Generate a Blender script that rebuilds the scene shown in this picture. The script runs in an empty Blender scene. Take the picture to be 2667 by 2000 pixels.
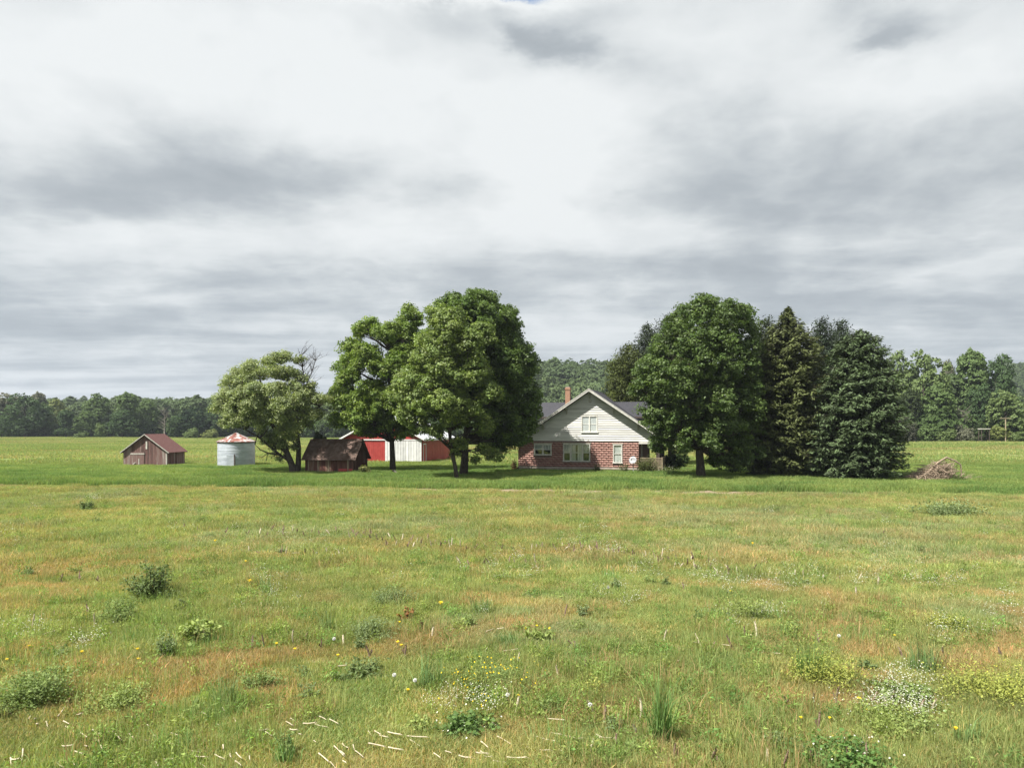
import bpy, math, random
import numpy as np
from mathutils import Vector, Matrix

# ---------------------------------------------------------------- camera, sky, sun, exposure
SC = bpy.context.scene
COL = SC.collection
F, CX, HY, CH = 1926.0, 1333.5, 1110.0, 4.1        # focal length and horizon in photo pixels, eye height in metres
cam_d = bpy.data.cameras.new('camera')
cam = bpy.data.objects.new('camera', cam_d)
COL.objects.link(cam)
cam.location = (0, 0, CH)
cam.rotation_euler = (math.radians(90), 0, 0)
cam_d.sensor_fit = 'HORIZONTAL'
cam_d.sensor_width = 36.0
cam_d.lens = 36.0 * F / 2667.0
cam_d.shift_y = (HY - 1000.0) / 2667.0
cam_d.clip_start = 0.1
cam_d.clip_end = 9000
SC.camera = cam

SUN_EL = math.radians(55)
SUN_TRAVEL = Vector((0.83, 0.56, 0)).normalized()   # horizontal direction the light travels in
sun_vec = Vector((-SUN_TRAVEL.x * math.cos(SUN_EL), -SUN_TRAVEL.y * math.cos(SUN_EL), math.sin(SUN_EL)))
sun_d = bpy.data.lights.new('sun', 'SUN')
sun_d.energy = 5.0
sun_d.angle = math.radians(0.55)
sun_d.color = (1.0, 0.955, 0.88)
sun = bpy.data.objects.new('sun', sun_d)
COL.objects.link(sun)
sun.rotation_euler = sun_vec.to_track_quat('Z', 'Y').to_euler()

SC.view_settings.view_transform = 'Standard'
SC.view_settings.look = 'None'
SC.view_settings.gamma = 1
SC.view_settings.exposure = 1.05
SC.view_settings.use_curve_mapping = False
SC.render.engine = 'CYCLES'
SC.cycles.max_bounces = 8
SC.cycles.transparent_max_bounces = 12
SC.cycles.diffuse_bounces = 3
SC.cycles.volume_bounces = 0
SC.cycles.sample_clamp_indirect = 6

world = bpy.data.worlds.new('World')
SC.world = world
world.use_nodes = True


class NT:
    """small node tree helper"""
    def __init__(self, tree):
        self.t = tree

    def n(self, kind, **kw):
        nd = self.t.nodes.new(kind)
        for k, v in kw.items():
            setattr(nd, k, v)
        return nd

    def put(self, sock, v):
        if isinstance(v, bpy.types.NodeSocket):
            self.t.links.new(v, sock)
        elif v is not None:
            sock.default_value = v

    def math(self, op, a, b=None, c=None, clamp=False):
        nd = self.n('ShaderNodeMath', operation=op, use_clamp=clamp)
        self.put(nd.inputs[0], a)
        self.put(nd.inputs[1], b)
        self.put(nd.inputs[2], c)
        return nd.outputs[0]

    def noise(self, vec, scale, detail=4, rough=0.55, dist=0.0, lac=2.0):
        nd = self.n('ShaderNodeTexNoise')
        self.put(nd.inputs['Vector'], vec)
        nd.inputs['Scale'].default_value = scale
        nd.inputs['Detail'].default_value = detail
        nd.inputs['Roughness'].default_value = rough
        nd.inputs['Lacunarity'].default_value = lac
        nd.inputs['Distortion'].default_value = dist
        return nd.outputs['Fac']

    def ramp(self, fac, stops):
        nd = self.n('ShaderNodeValToRGB')
        cr = nd.color_ramp
        while len(cr.elements) > 1:
            cr.elements.remove(cr.elements[-1])
        for i, (p, c) in enumerate(stops):
            e = cr.elements[0] if i == 0 else cr.elements.new(p)
            e.position = p
            if not isinstance(c, (tuple, list)):
                c = (c, c, c)
            e.color = (*c[:3], 1)
        self.put(nd.inputs[0], fac)
        return nd.outputs[0]

    def mix(self, fac, a, b, mode='MIX'):
        nd = self.n('ShaderNodeMix', data_type='RGBA', blend_type=mode)
        self.put(nd.inputs[0], fac)
        for s, v in ((nd.inputs[6], a), (nd.inputs[7], b)):
            if isinstance(v, (tuple, list)):
                v = (*v[:3], 1)
            self.put(s, v)
        return nd.outputs[2]

    def comb(self, x, y, z):
        nd = self.n('ShaderNodeCombineXYZ')
        for s, v in zip(nd.inputs, (x, y, z)):
            self.put(s, v)
        return nd.outputs[0]

    def sep(self, v):
        nd = self.n('ShaderNodeSeparateXYZ')
        self.put(nd.inputs[0], v)
        return nd.outputs

    def sstep(self, v, a, b):
        nd = self.n('ShaderNodeMapRange', interpolation_type='SMOOTHSTEP')
        self.put(nd.inputs[0], v)
        nd.inputs[1].default_value = a
        nd.inputs[2].default_value = b
        return nd.outputs[0]


def build_world():
    t = NT(world.node_tree)
    world.node_tree.nodes.clear()
    out = t.n('ShaderNodeOutputWorld')
    bg = t.n('ShaderNodeBackground')
    bg.inputs[1].default_value = 0.1
    world.node_tree.links.new(bg.outputs[0], out.inputs[0])
    sky = t.n('ShaderNodeTexSky', sky_type='NISHITA')
    sky.sun_disc = False
    sky.sun_elevation = SUN_EL
    sky.sun_rotation = math.atan2(sun_vec.x, sun_vec.y)
    tc = t.n('ShaderNodeTexCoord')
    x, y, z = t.sep(tc.outputs['Generated'])
    zc = t.math('ADD', t.math('MAXIMUM', z, 0.0), 0.035)     # a curved cloud deck: the plane is met at a finite distance
    u = t.math('DIVIDE', x, zc)
    v = t.math('DIVIDE', y, zc)
    uv = t.comb(u, v, 3.7)
    w1 = t.math('MULTIPLY', t.math('SUBTRACT', t.noise(t.comb(u, v, 31.0), 4.5, 7, 0.64), 0.5), 0.26)
    w2 = t.math('MULTIPLY', t.math('SUBTRACT', t.noise(t.comb(u, v, 57.0), 4.5, 7, 0.64), 0.5), 0.26)
    bu, bv = t.math('ADD', u, w1), t.math('ADD', v, w2)
    zb = t.math('ADD', t.math('MAXIMUM', z, 0.0), 0.13)
    uvs = t.comb(t.math('DIVIDE', t.math('MULTIPLY', x, 0.85), zb), t.math('DIVIDE', y, zb), 9.1)
    big = t.noise(uvs, 0.85, 5, 0.5, 0.25)
    zp = t.math('ADD', t.math('MAXIMUM', z, 0.0), 0.30)          # the clouds have depth: billows are not flattened like the deck
    puff = t.noise(t.comb(t.math('DIVIDE', x, zp), t.math('DIVIDE', y, zp), 5.5), 2.7, 10, 0.56, 0.2)
    bn = t.noise(t.comb(t.math('DIVIDE', x, zp), t.math('DIVIDE', y, zp), 15.5), 3.6, 5, 0.5, 0.15)
    billow = t.math('ABSOLUTE', t.math('SUBTRACT', t.math('MULTIPLY', bn, 2.0), 1.0))
    streak = t.noise(uv, 1.7, 9, 0.6, 0.35)
    fine = t.math('ADD', t.math('MULTIPLY', puff, 0.80), t.math('MULTIPLY', streak, 0.20))
    wisp = t.noise(t.comb(u, t.math('MULTIPLY', v, 1.2), 21.0), 5.5, 8, 0.65, 0.2)

    def blob(pu, pv, su, sv, amp):
        # one cloud of the deck: a soft bulge in its thickness
        a = t.math('DIVIDE', t.math('SUBTRACT', bu, pu), su)
        b = t.math('DIVIDE', t.math('SUBTRACT', bv, pv), sv)
        r = t.math('ADD', t.math('MULTIPLY', a, a), t.math('MULTIPLY', b, b))
        return t.math('MULTIPLY', t.math('EXPONENT', t.math('MULTIPLY', r, -1.0)), amp)
    thick = t.math('ADD', t.math('MULTIPLY', big, 0.45), t.math('MULTIPLY', fine, 0.50))
    thick = t.math('ADD', thick, t.math('MULTIPLY', t.math('MULTIPLY', wisp, 0.12), t.sstep(z, 0.42, 0.12)))
    thick = t.math('ADD', thick, t.math('MULTIPLY', t.math('SUBTRACT', billow, 0.18), 0.22))
    low = t.noise(t.comb(t.math('MULTIPLY', u, 0.35), v, 44.0), 0.75, 6, 0.55, 0.3)
    thick = t.math('ADD', thick, t.math('MULTIPLY', t.math('MULTIPLY', t.math('SUBTRACT', low, 0.47), 0.75), t.sstep(z, 0.34, 0.10)))
    thick = t.math('ADD', thick, 0.012)
    for b in CLOUDS:
        thick = t.math('ADD', thick, blob(*b))
    # thin bright cloud overhead, thicker and greyer where the deck is deep
    col = t.ramp(thick, [(0.38, (0.88, 0.895, 0.905)), (0.47, (0.78, 0.80, 0.815)), (0.55, (0.62, 0.65, 0.675)),
                         (0.64, (0.47, 0.505, 0.54)), (0.76, (0.375, 0.41, 0.445)), (1.0, (0.30, 0.33, 0.37))])
    # air light towards the horizon
    hz = t.sstep(z, 0.30, 0.02)
    col = t.mix(t.math('MULTIPLY', hz, 0.34), col, (0.53, 0.595, 0.66))
    col10 = t.mix(1.0, col, (4.72, 4.80, 4.79), 'MULTIPLY')
    cover = t.sstep(thick, 0.08, 0.30)
    fin = t.mix(cover, sky.outputs[0], col10)
    world.node_tree.links.new(fin, bg.inputs[0])


def deck(px, py, w, h, amp):
    """a cloud given by its direction and apparent half size -> place and half widths on the cloud deck"""
    def uv(a, b):
        d = Vector(((a - CX) / F, 1, (HY - b) / F)).normalized()
        return d.x / (d.z + .035), d.y / (d.z + .035)
    u, v = uv(px, py)
    return u, v, abs(uv(px + w, py)[0] - uv(px - w, py)[0]) / 2, abs(uv(px, py + h)[1] - uv(px, py - h)[1]) / 2, amp


CLOUDS = [deck(*c) for c in [
    (350, 480, 600, 110, .17), (820, 470, 300, 60, .10), (0, 520, 300, 90, .05), (1980, 520, 420, 90, .15), (2450, 330, 300, 80, .07), (1900, 380, 300, 80, .04),
    (1400, 260, 1000, 160, -.10), (300, 150, 500, 150, -.07), (2450, 190, 300, 110, -.09), (1430, 530, 150, 110, -.14), (1330, 430, 90, 60, -.06),
    (350, 612, 450, 34, -.11), (1100, 570, 220, 45, -.05), (1150, 690, 500, 48, .09), (2100, 690, 500, 48, .08), (500, 725, 400, 28, .05), (1950, 745, 350, 28, -.08),
    (1440, 130, 115, 50, .19), (1375, 112, 55, 45, .10), (2330, 75, 110, 55, .16), (2290, 110, 60, 30, .08), (1230, -22, 240, 38, -.50)]]
build_world()

# ---------------------------------------------------------------- helpers
rng = np.random.default_rng(7)
random.seed(7)


def at(px, py, d):
    return Vector(((px - CX) / F * d, d, CH - (py - HY) / F * d))


def sm(a, b, v):
    t = np.clip((np.asarray(v, float) - a) / (b - a), 0, 1)
    return t * t * (3 - 2 * t)


def vnoise(x, y, seed=0):
    xi, yi = np.floor(x).astype(np.int64), np.floor(y).astype(np.int64)
    fx, fy = x - xi, y - yi
    fx, fy = fx * fx * (3 - 2 * fx), fy * fy * (3 - 2 * fy)

    def h(a, b):
        n = (a * 374761393 + b * 668265263 + seed * 1442695041) & 0x7fffffff
        n = ((n ^ (n >> 13)) * 1274126177) & 0x7fffffff
        return ((n ^ (n >> 16)) & 0xffff) / 65535.0
    return (h(xi, yi) * (1 - fx) + h(xi + 1, yi) * fx) * (1 - fy) + (h(xi, yi + 1) * (1 - fx) + h(xi + 1, yi + 1) * fx) * fy


def fbm(x, y, seed=0, o=3):
    s, a, t = 0, 0.5, 0
    for i in range(o):
        s = s + a * vnoise(x * 2 ** i + 17.3 * i, y * 2 ** i - 9.1 * i, seed + i)
        t += a
        a *= 0.5
    return s / t


def height(x, y):
    x, y = np.asarray(x, float), np.asarray(y, float)
    z = 25.0 * sm(275, 400, y) * np.exp(-((x - 42) / 95) ** 2)
    z = z + 8.0 * sm(290, 560, y) * (1 - sm(-30, 60, x))
    z = z + 12.0 * sm(420, 700, y) * (.35 + .65 * sm(-60, 20, x))
    z = z + 34.0 * sm(330, 620, y) * sm(150, 330, x)
    z = z + 0.9 * np.exp(-((x - 100) / 40) ** 2) * sm(80, 150, y)
    z = z + 0.5 * sm(90, 220, y) * (fbm(x / 60, y / 60, 3) - 0.5) * 2
    return z


def tag(o, label, cat, group=None, kind=None):
    if label:
        o['label'] = label
    if cat:
        o['category'] = cat
    if group:
        o['group'] = group
    if kind:
        o['kind'] = kind
    return o


def thing(name, label, cat, loc=(0, 0, 0), rz=0.0, group=None):
    o = bpy.data.objects.new(name, None)
    COL.objects.link(o)
    o.location = loc
    o.rotation_euler = (0, 0, rz)
    o.empty_display_size = 0.2
    return tag(o, label, cat, group)


def link(name, me, parent=None):
    o = bpy.data.objects.new(name, me)
    COL.objects.link(o)
    if name in ('flowers', 'branches', 'twigs', 'crown', 'leaves', 'stems', 'blades', 'seed_stems'):
        o['kind'] = 'stuff'                 # too fine to pick apart singly
    if parent is not None:
        o.parent = parent
    return o


class MB:
    def __init__(self):
        self.v, self.f = [], []

    def add(self, vs, fs):
        k = len(self.v)
        self.v += [tuple(p) for p in vs]
        self.f += [tuple(i + k for i in f) for f in fs]
        return self

    def box(self, x0, x1, y0, y1, z0, z1, m=None):
        vs = [Vector((x, y, z)) for z in (z0, z1) for (x, y) in ((x0, y0), (x1, y0), (x1, y1), (x0, y1))]
        if m is not None:
            vs = [m @ p for p in vs]
        return self.add(vs, [(3, 2, 1, 0), (4, 5, 6, 7), (0, 1, 5, 4), (1, 2, 6, 5), (2, 3, 7, 6), (3, 0, 4, 7)])

    def prism(self, poly, a, b):
        """poly: points in 3D; extruded by vector from a to b"""
        n = len(poly)
        p0 = [Vector(p) + Vector(a) for p in poly]
        p1 = [Vector(p) + Vector(b) for p in poly]
        fs = [tuple(range(n)), tuple(range(2 * n - 1, n - 1, -1))]
        fs += [(i, i + n, (i + 1) % n + n, (i + 1) % n) for i in range(n)]
        return self.add(p0 + p1, fs)

    def tube(self, pts, rad, sides=6, cap=True):
        pts = [Vector(p) for p in pts]
        if not isinstance(rad, (list, tuple)):
            rad = [rad] * len(pts)
        vs, fs = [], []
        up = Vector((0.31, 0.17, 0.93))
        for i, p in enumerate(pts):
            t = (pts[min(i + 1, len(pts) - 1)] - pts[max(i - 1, 0)])
            t = t.normalized() if t.length > 1e-9 else Vector((0, 0, 1))
            a = t.cross(up)
            if a.length < 0.15:
                a = t.cross(Vector((1, 0.2, 0)))
            a.normalize()
            b = t.cross(a)
            for k in range(sides):
                w = 2 * math.pi * k / sides
                vs.append(p + (a * math.cos(w) + b * math.sin(w)) * rad[i])
        for i in range(len(pts) - 1):
            for k in range(sides):
                k2 = (k + 1) % sides
                fs.append((i * sides + k, i * sides + k2, (i + 1) * sides + k2, (i + 1) * sides + k))
        if cap:
            fs.append(tuple(range(sides)))
            fs.append(tuple(range(len(pts) * sides - 1, (len(pts) - 1) * sides - 1, -1)))
        return self.add(vs, fs)

    def lathe(self, prof, n=24, cx=0, cy=0):
        vs = [(cx + r * math.cos(2 * math.pi * k / n), cy + r * math.sin(2 * math.pi * k / n), z) for r, z in prof for k in range(n)]
        fs = [(i * n + k, i * n + (k + 1) % n, (i + 1) * n + (k + 1) % n, (i + 1) * n + k) for i in range(len(prof) - 1) for k in range(n)]
        return self.add(vs, fs)

    def mesh(self, name, mat, smooth=False):
        me = bpy.data.meshes.new(name)
        me.from_pydata(self.v, [], self.f)
        if mat is not None:
            me.materials.append(mat)
        if smooth:
            me.polygons.foreach_set('use_smooth', [True] * len(me.polygons))
        me.update()
        return me

    def build(self, name, mat, parent=None, smooth=False):
        return link(name, self.mesh(name, mat, smooth), parent)


def np_mesh(name, verts, faces, mat, fcol=None, smooth=False):
    """verts (n,3), faces (m,k) all with k corners, face colours (m,3)"""
    me = bpy.data.meshes.new(name)
    n, (m, k) = len(verts), faces.shape
    me.vertices.add(n)
    me.vertices.foreach_set('co', np.ascontiguousarray(verts, dtype=np.float32).ravel())
    me.loops.add(m * k)
    me.loops.foreach_set('vertex_index', np.ascontiguousarray(faces, dtype=np.int32).ravel())
    me.polygons.add(m)
    me.polygons.foreach_set('loop_start', np.arange(0, m * k, k, dtype=np.int32))
    if smooth:
        me.polygons.foreach_set('use_smooth', np.ones(m, dtype=bool))
    me.update(calc_edges=True)
    if fcol is not None:
        a = me.attributes.new('tint', 'FLOAT_COLOR', 'FACE')
        c = np.ones((m, 4), np.float32)
        c[:, :3] = fcol
        a.data.foreach_set('color', c.ravel())
    if mat is not None:
        me.materials.append(mat)
    return me


def unit(a):
    return a / np.maximum(np.linalg.norm(a, axis=-1, keepdims=True), 1e-9)


def leaf_geo(C, N, T, L, W, fold=0.0):
    """diamond leaves: centres, normals, axis hints, lengths, widths -> verts, quads"""
    N = unit(N)
    T = unit(T - N * np.sum(T * N, axis=1, keepdims=True))
    B = np.cross(N, T)
    L, W = L[:, None] * 0.5, W[:, None] * 0.5
    v = np.stack([C - T * L, C + B * W - T * L * 0.15 - N * W * fold, C + T * L, C - B * W - T * L * 0.15 - N * W * fold], axis=1)
    return v.reshape(-1, 3), np.arange(len(C) * 4).reshape(-1, 4)


# ---------------------------------------------------------------- materials
def new_mat(name):
    m = bpy.data.materials.new(name)
    m.use_nodes = True
    t = NT(m.node_tree)
    b = m.node_tree.nodes['Principled BSDF']
    return m, t, b


def mat_noise(name, c1, c2, scale=4.0, rough=0.85, bump=0.0, spec=0.25, stretch=(1, 1, 1), lo=0.35, hi=0.65, detail=5, metal=0.0, c3=None):
    m, t, b = new_mat(name)
    tc = t.n('ShaderNodeTexCoord')
    mp = t.n('ShaderNodeMapping')
    m.node_tree.links.new(tc.outputs['Object'], mp.inputs[0])
    mp.inputs['Scale'].default_value = stretch
    f = t.noise(mp.outputs[0], scale, detail)
    col = t.ramp(f, [(lo, c1), (hi, c2)])
    if c3:
        g = t.noise(mp.outputs[0], scale * 0.37, 3)
        col = t.mix(t.sstep(g, 0.52, 0.62), col, c3)
    rnd = t.n('ShaderNodeObjectInfo').outputs['Random']
    k = t.math('ADD', t.math('MULTIPLY', rnd, 0.26), 0.87)
    col = t.mix(1.0, col, t.comb(k, k, k), 'MULTIPLY')
    m.node_tree.links.new(col, b.inputs['Base Color'])
    b.inputs['Roughness'].default_value = rough
    b.inputs['Specular IOR Level'].default_value = spec
    b.inputs['Metallic'].default_value = metal
    if bump:
        bn = t.n('ShaderNodeBump')
        bn.inputs['Strength'].default_value = bump
        bn.inputs['Distance'].default_value = 0.03
        m.node_tree.links.new(f, bn.inputs['Height'])
        m.node_tree.links.new(bn.outputs[0], b.inputs['Normal'])
    return m


def mat_leaf(name, instancer=False, objcol=False, trans=0.32, gain=1.0, spec=0.25, rough=0.55):
    """leaves and blades: colour from the mesh attribute, times the tint of the instance or the object"""
    m, t, b = new_mat(name)
    a = t.n('ShaderNodeAttribute', attribute_type='GEOMETRY', attribute_name='tint')
    col = a.outputs['Color']
    if instancer:
        a2 = t.n('ShaderNodeAttribute', attribute_type='INSTANCER', attribute_name='itint')
        col = t.mix(1.0, col, a2.outputs['Color'], 'MULTIPLY')
    if objcol:
        col = t.mix(1.0, col, t.n('ShaderNodeObjectInfo').outputs['Color'], 'MULTIPLY')
    if gain != 1.0:
        col = t.mix(1.0, col, (gain, gain, gain), 'MULTIPLY')
    b.inputs['Roughness'].default_value = rough
    b.inputs['Specular IOR Level'].default_value = spec
    m.node_tree.links.new(col, b.inputs['Base Color'])
    tr = t.n('ShaderNodeBsdfTranslucent')
    warm = t.mix(1.0, col, (1.15, 1.25, 0.55), 'MULTIPLY')
    m.node_tree.links.new(warm, tr.inputs[0])
    mx = t.n('ShaderNodeMixShader')
    mx.inputs[0].default_value = trans
    m.node_tree.links.new(b.outputs[0], mx.inputs[1])
    m.node_tree.links.new(tr.outputs[0], mx.inputs[2])
    m.node_tree.links.new(mx.outputs[0], m.node_tree.nodes['Material Output'].inputs[0])
    return m


M = {}
M['leaf'] = mat_leaf('leaf', spec=0.3, rough=0.5, trans=0.36)
M['needle'] = mat_leaf('needle', trans=0.12, spec=0.15)
M['far_leaf'] = mat_leaf('far_leaf', objcol=True, trans=0.25, spec=0.1)
M['wood_leaf'] = mat_leaf('wood_leaf', instancer=True, trans=0.25, spec=0.1)
M['blade'] = mat_leaf('blade', instancer=True, trans=0.42, spec=0.12, rough=0.7)
M['weed'] = mat_leaf('weed', trans=0.3, spec=0.15)
M['bark'] = mat_noise('bark', (0.030, 0.024, 0.019), (0.085, 0.072, 0.058), 6, 0.95, 0.6, 0.1, (3, 3, 0.6))
M['grey_bark'] = mat_noise('grey_bark', (0.10, 0.09, 0.075), (0.24, 0.22, 0.19), 7, 0.95, 0.4, 0.1, (3, 3, 0.6))
M['dead_wood'] = mat_noise('dead_wood', (0.13, 0.09, 0.06), (0.36, 0.29, 0.22), 9, 0.9, 0.3, 0.1, (2, 2, 2))
M['stalk'] = mat_noise('stalk', (.30, .24, .15), (.62, .56, .43), 14, 0.8, 0.2, 0.2, (1, 1, 3))
M['dark_stalk'] = mat_noise('dark_stalk', (0.10, 0.065, 0.05), (0.30, 0.22, 0.16), 14, 0.9, 0.2, 0.1, (1, 1, 3))


def mat_ground():
    m, t, b = new_mat('ground')
    g = t.n('ShaderNodeNewGeometry')
    pos = g.outputs['Position']
    x, y, z = t.sep(pos)
    n1 = t.noise(pos, 0.35, 6, 0.6)
    n2 = t.noise(pos, 3.0, 6, 0.65)
    n3 = t.noise(pos, 0.045, 4, 0.5)
    n4 = t.noise(t.comb(t.math('MULTIPLY', x, 0.25), y, 0.0), 0.16, 5, 0.6)
    soil = t.ramp(n2, [(0.30, (0.11, 0.09, 0.045)), (0.5, (0.19, 0.16, 0.07)), (0.7, (0.25, 0.205, 0.115))])
    moss = t.ramp(n2, [(0.3, (0.09, 0.13, 0.03)), (0.7, (0.19, 0.24, 0.065))])
    field = t.mix(t.sstep(n1, 0.42, 0.58), soil, moss)
    lush = t.ramp(n2, [(0.3, (0.045, 0.085, 0.018)), (0.7, (0.095, 0.155, 0.035))])
    far = t.mix(t.sstep(n4, 0.40, 0.64), (0.16, 0.215, 0.06), (0.235, 0.255, 0.10))
    far = t.mix(t.math('MULTIPLY', t.sstep(n3, 0.50, 0.66), 0.6), far, (0.21, 0.185, 0.095))
    far = t.mix(0.35, far, t.mix(n2, (0.06, 0.09, 0.02), (0.24, 0.27, 0.10)))
    edge = t.math('ADD', t.math('ADD', y, t.math('MULTIPLY', x, 0.11)), t.math('MULTIPLY', n1, 1.6))
    col = t.mix(t.sstep(edge, 47.9, 48.4), field, lush)
    col = t.mix(t.sstep(t.math('ADD', y, t.math('MULTIPLY', n1, 14.0)), 74, 98), col, far)
    # bare stony strip along the field edge in front of the house
    strip = t.math('MULTIPLY', t.sstep(edge, 45.0, 46.2), t.sstep(edge, 50.0, 49.4))
    strip = t.math('MULTIPLY', strip, t.math('MULTIPLY', t.sstep(x, -13, -6), t.sstep(x, 20, 14)))
    grav = t.ramp(t.noise(pos, 9.0, 5, 0.7), [(0.3, (0.13, 0.10, 0.06)), (0.55, (0.27, 0.21, 0.15)), (0.75, (0.42, 0.36, 0.29))])
    col = t.mix(strip, col, grav)
    # leaf litter under the woods
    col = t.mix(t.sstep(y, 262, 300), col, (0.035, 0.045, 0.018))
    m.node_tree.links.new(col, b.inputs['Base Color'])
    b.inputs['Roughness'].default_value = 0.95
    b.inputs['Specular IOR Level'].default_value = 0.05
    bn = t.n('ShaderNodeBump')
    bn.inputs['Strength'].default_value = 0.7
    bn.inputs['Distance'].default_value = 0.08
    m.node_tree.links.new(n2, bn.inputs['Height'])
    m.node_tree.links.new(bn.outputs[0], b.inputs['Normal'])
    return m


# ---------------------------------------------------------------- ground
def build_ground():
    s = np.linspace(-1, 1, 161)
    xs = np.sinh(s * 4.6) / math.sinh(4.6) * 4000
    s = np.linspace(0, 1, 200)
    ys = -60 + 5060 * np.sinh(s * 4.8) / math.sinh(4.8)
    X, Y = np.meshgrid(xs, ys)
    Z = height(X, Y)
    v = np.stack([X, Y, Z], -1).reshape(-1, 3)
    nx = len(xs)
    i = (np.arange(len(ys) - 1)[:, None] * nx + np.arange(nx - 1)[None]).ravel()
    me = np_mesh('ground', v, np.stack([i, i + 1, i + nx + 1, i + nx], 1), mat_ground(), smooth=True)
    o = link('ground', me)
    tag(o, 'open farm field with green and tawny grass reaching to the woods', None, kind='structure')


build_ground()


# ---------------------------------------------------------------- scatter: one object whose points carry instances
def scatter(name, protos, pts, rz, scl, tint, idx, label, tilt=None):
    n = len(pts)
    me = bpy.data.meshes.new(name)
    me.vertices.add(n)
    me.vertices.foreach_set('co', np.ascontiguousarray(pts, dtype=np.float32).ravel())
    rot = np.zeros((n, 3), np.float32)
    rot[:, 2] = rz
    if tilt is not None:
        rot[:, :2] = tilt
    a = me.attributes.new('irot', 'FLOAT_VECTOR', 'POINT')
    a.data.foreach_set('vector', rot.ravel())
    scl = np.asarray(scl, np.float32)
    if scl.ndim == 1:
        scl = np.repeat(scl[:, None], 3, 1)
    a = me.attributes.new('iscl', 'FLOAT_VECTOR', 'POINT')
    a.data.foreach_set('vector', np.ascontiguousarray(scl).ravel())
    c = np.ones((n, 4), np.float32)
    c[:, :3] = tint
    a = me.attributes.new('itint', 'FLOAT_COLOR', 'POINT')
    a.data.foreach_set('color', c.ravel())
    a = me.attributes.new('iidx', 'INT', 'POINT')
    a.data.foreach_set('value', np.asarray(idx, np.int32))
    o = link(name, me)
    g = bpy.data.node_groups.new(name, 'GeometryNodeTree')
    g.interface.new_socket('Geometry', in_out='INPUT', socket_type='NodeSocketGeometry')
    g.interface.new_socket('Geometry', in_out='OUTPUT', socket_type='NodeSocketGeometry')
    gi, go = g.nodes.new('NodeGroupInput'), g.nodes.new('NodeGroupOutput')
    ip = g.nodes.new('GeometryNodeInstanceOnPoints')
    jn = g.nodes.new('GeometryNodeJoinGeometry')
    for p in reversed(protos):
        oi = g.nodes.new('GeometryNodeObjectInfo')
        oi.inputs['Object'].default_value = p
        oi.inputs['As Instance'].default_value = True
        g.links.new(oi.outputs['Geometry'], jn.inputs[0])

    def attr(nm, ty):
        nd = g.nodes.new('GeometryNodeInputNamedAttribute')
        nd.data_type = ty
        nd.inputs['Name'].default_value = nm
        return nd.outputs['Attribute']
    g.links.new(gi.outputs[0], ip.inputs['Points'])
    g.links.new(jn.outputs[0], ip.inputs['Instance'])
    ip.inputs['Pick Instance'].default_value = True
    g.links.new(attr('iidx', 'INT'), ip.inputs['Instance Index'])
    er = g.nodes.new('FunctionNodeEulerToRotation')
    g.links.new(attr('irot', 'FLOAT_VECTOR'), er.inputs[0])
    g.links.new(er.outputs[0], ip.inputs['Rotation'])
    g.links.new(attr('iscl', 'FLOAT_VECTOR'), ip.inputs['Scale'])
    g.links.new(ip.outputs[0], go.inputs[0])
    o.modifiers.new('scatter', 'NODES').node_group = g
    return tag(o, label, None, kind='stuff')


def proto(name, me):
    return bpy.data.objects.new(name, me)


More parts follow.
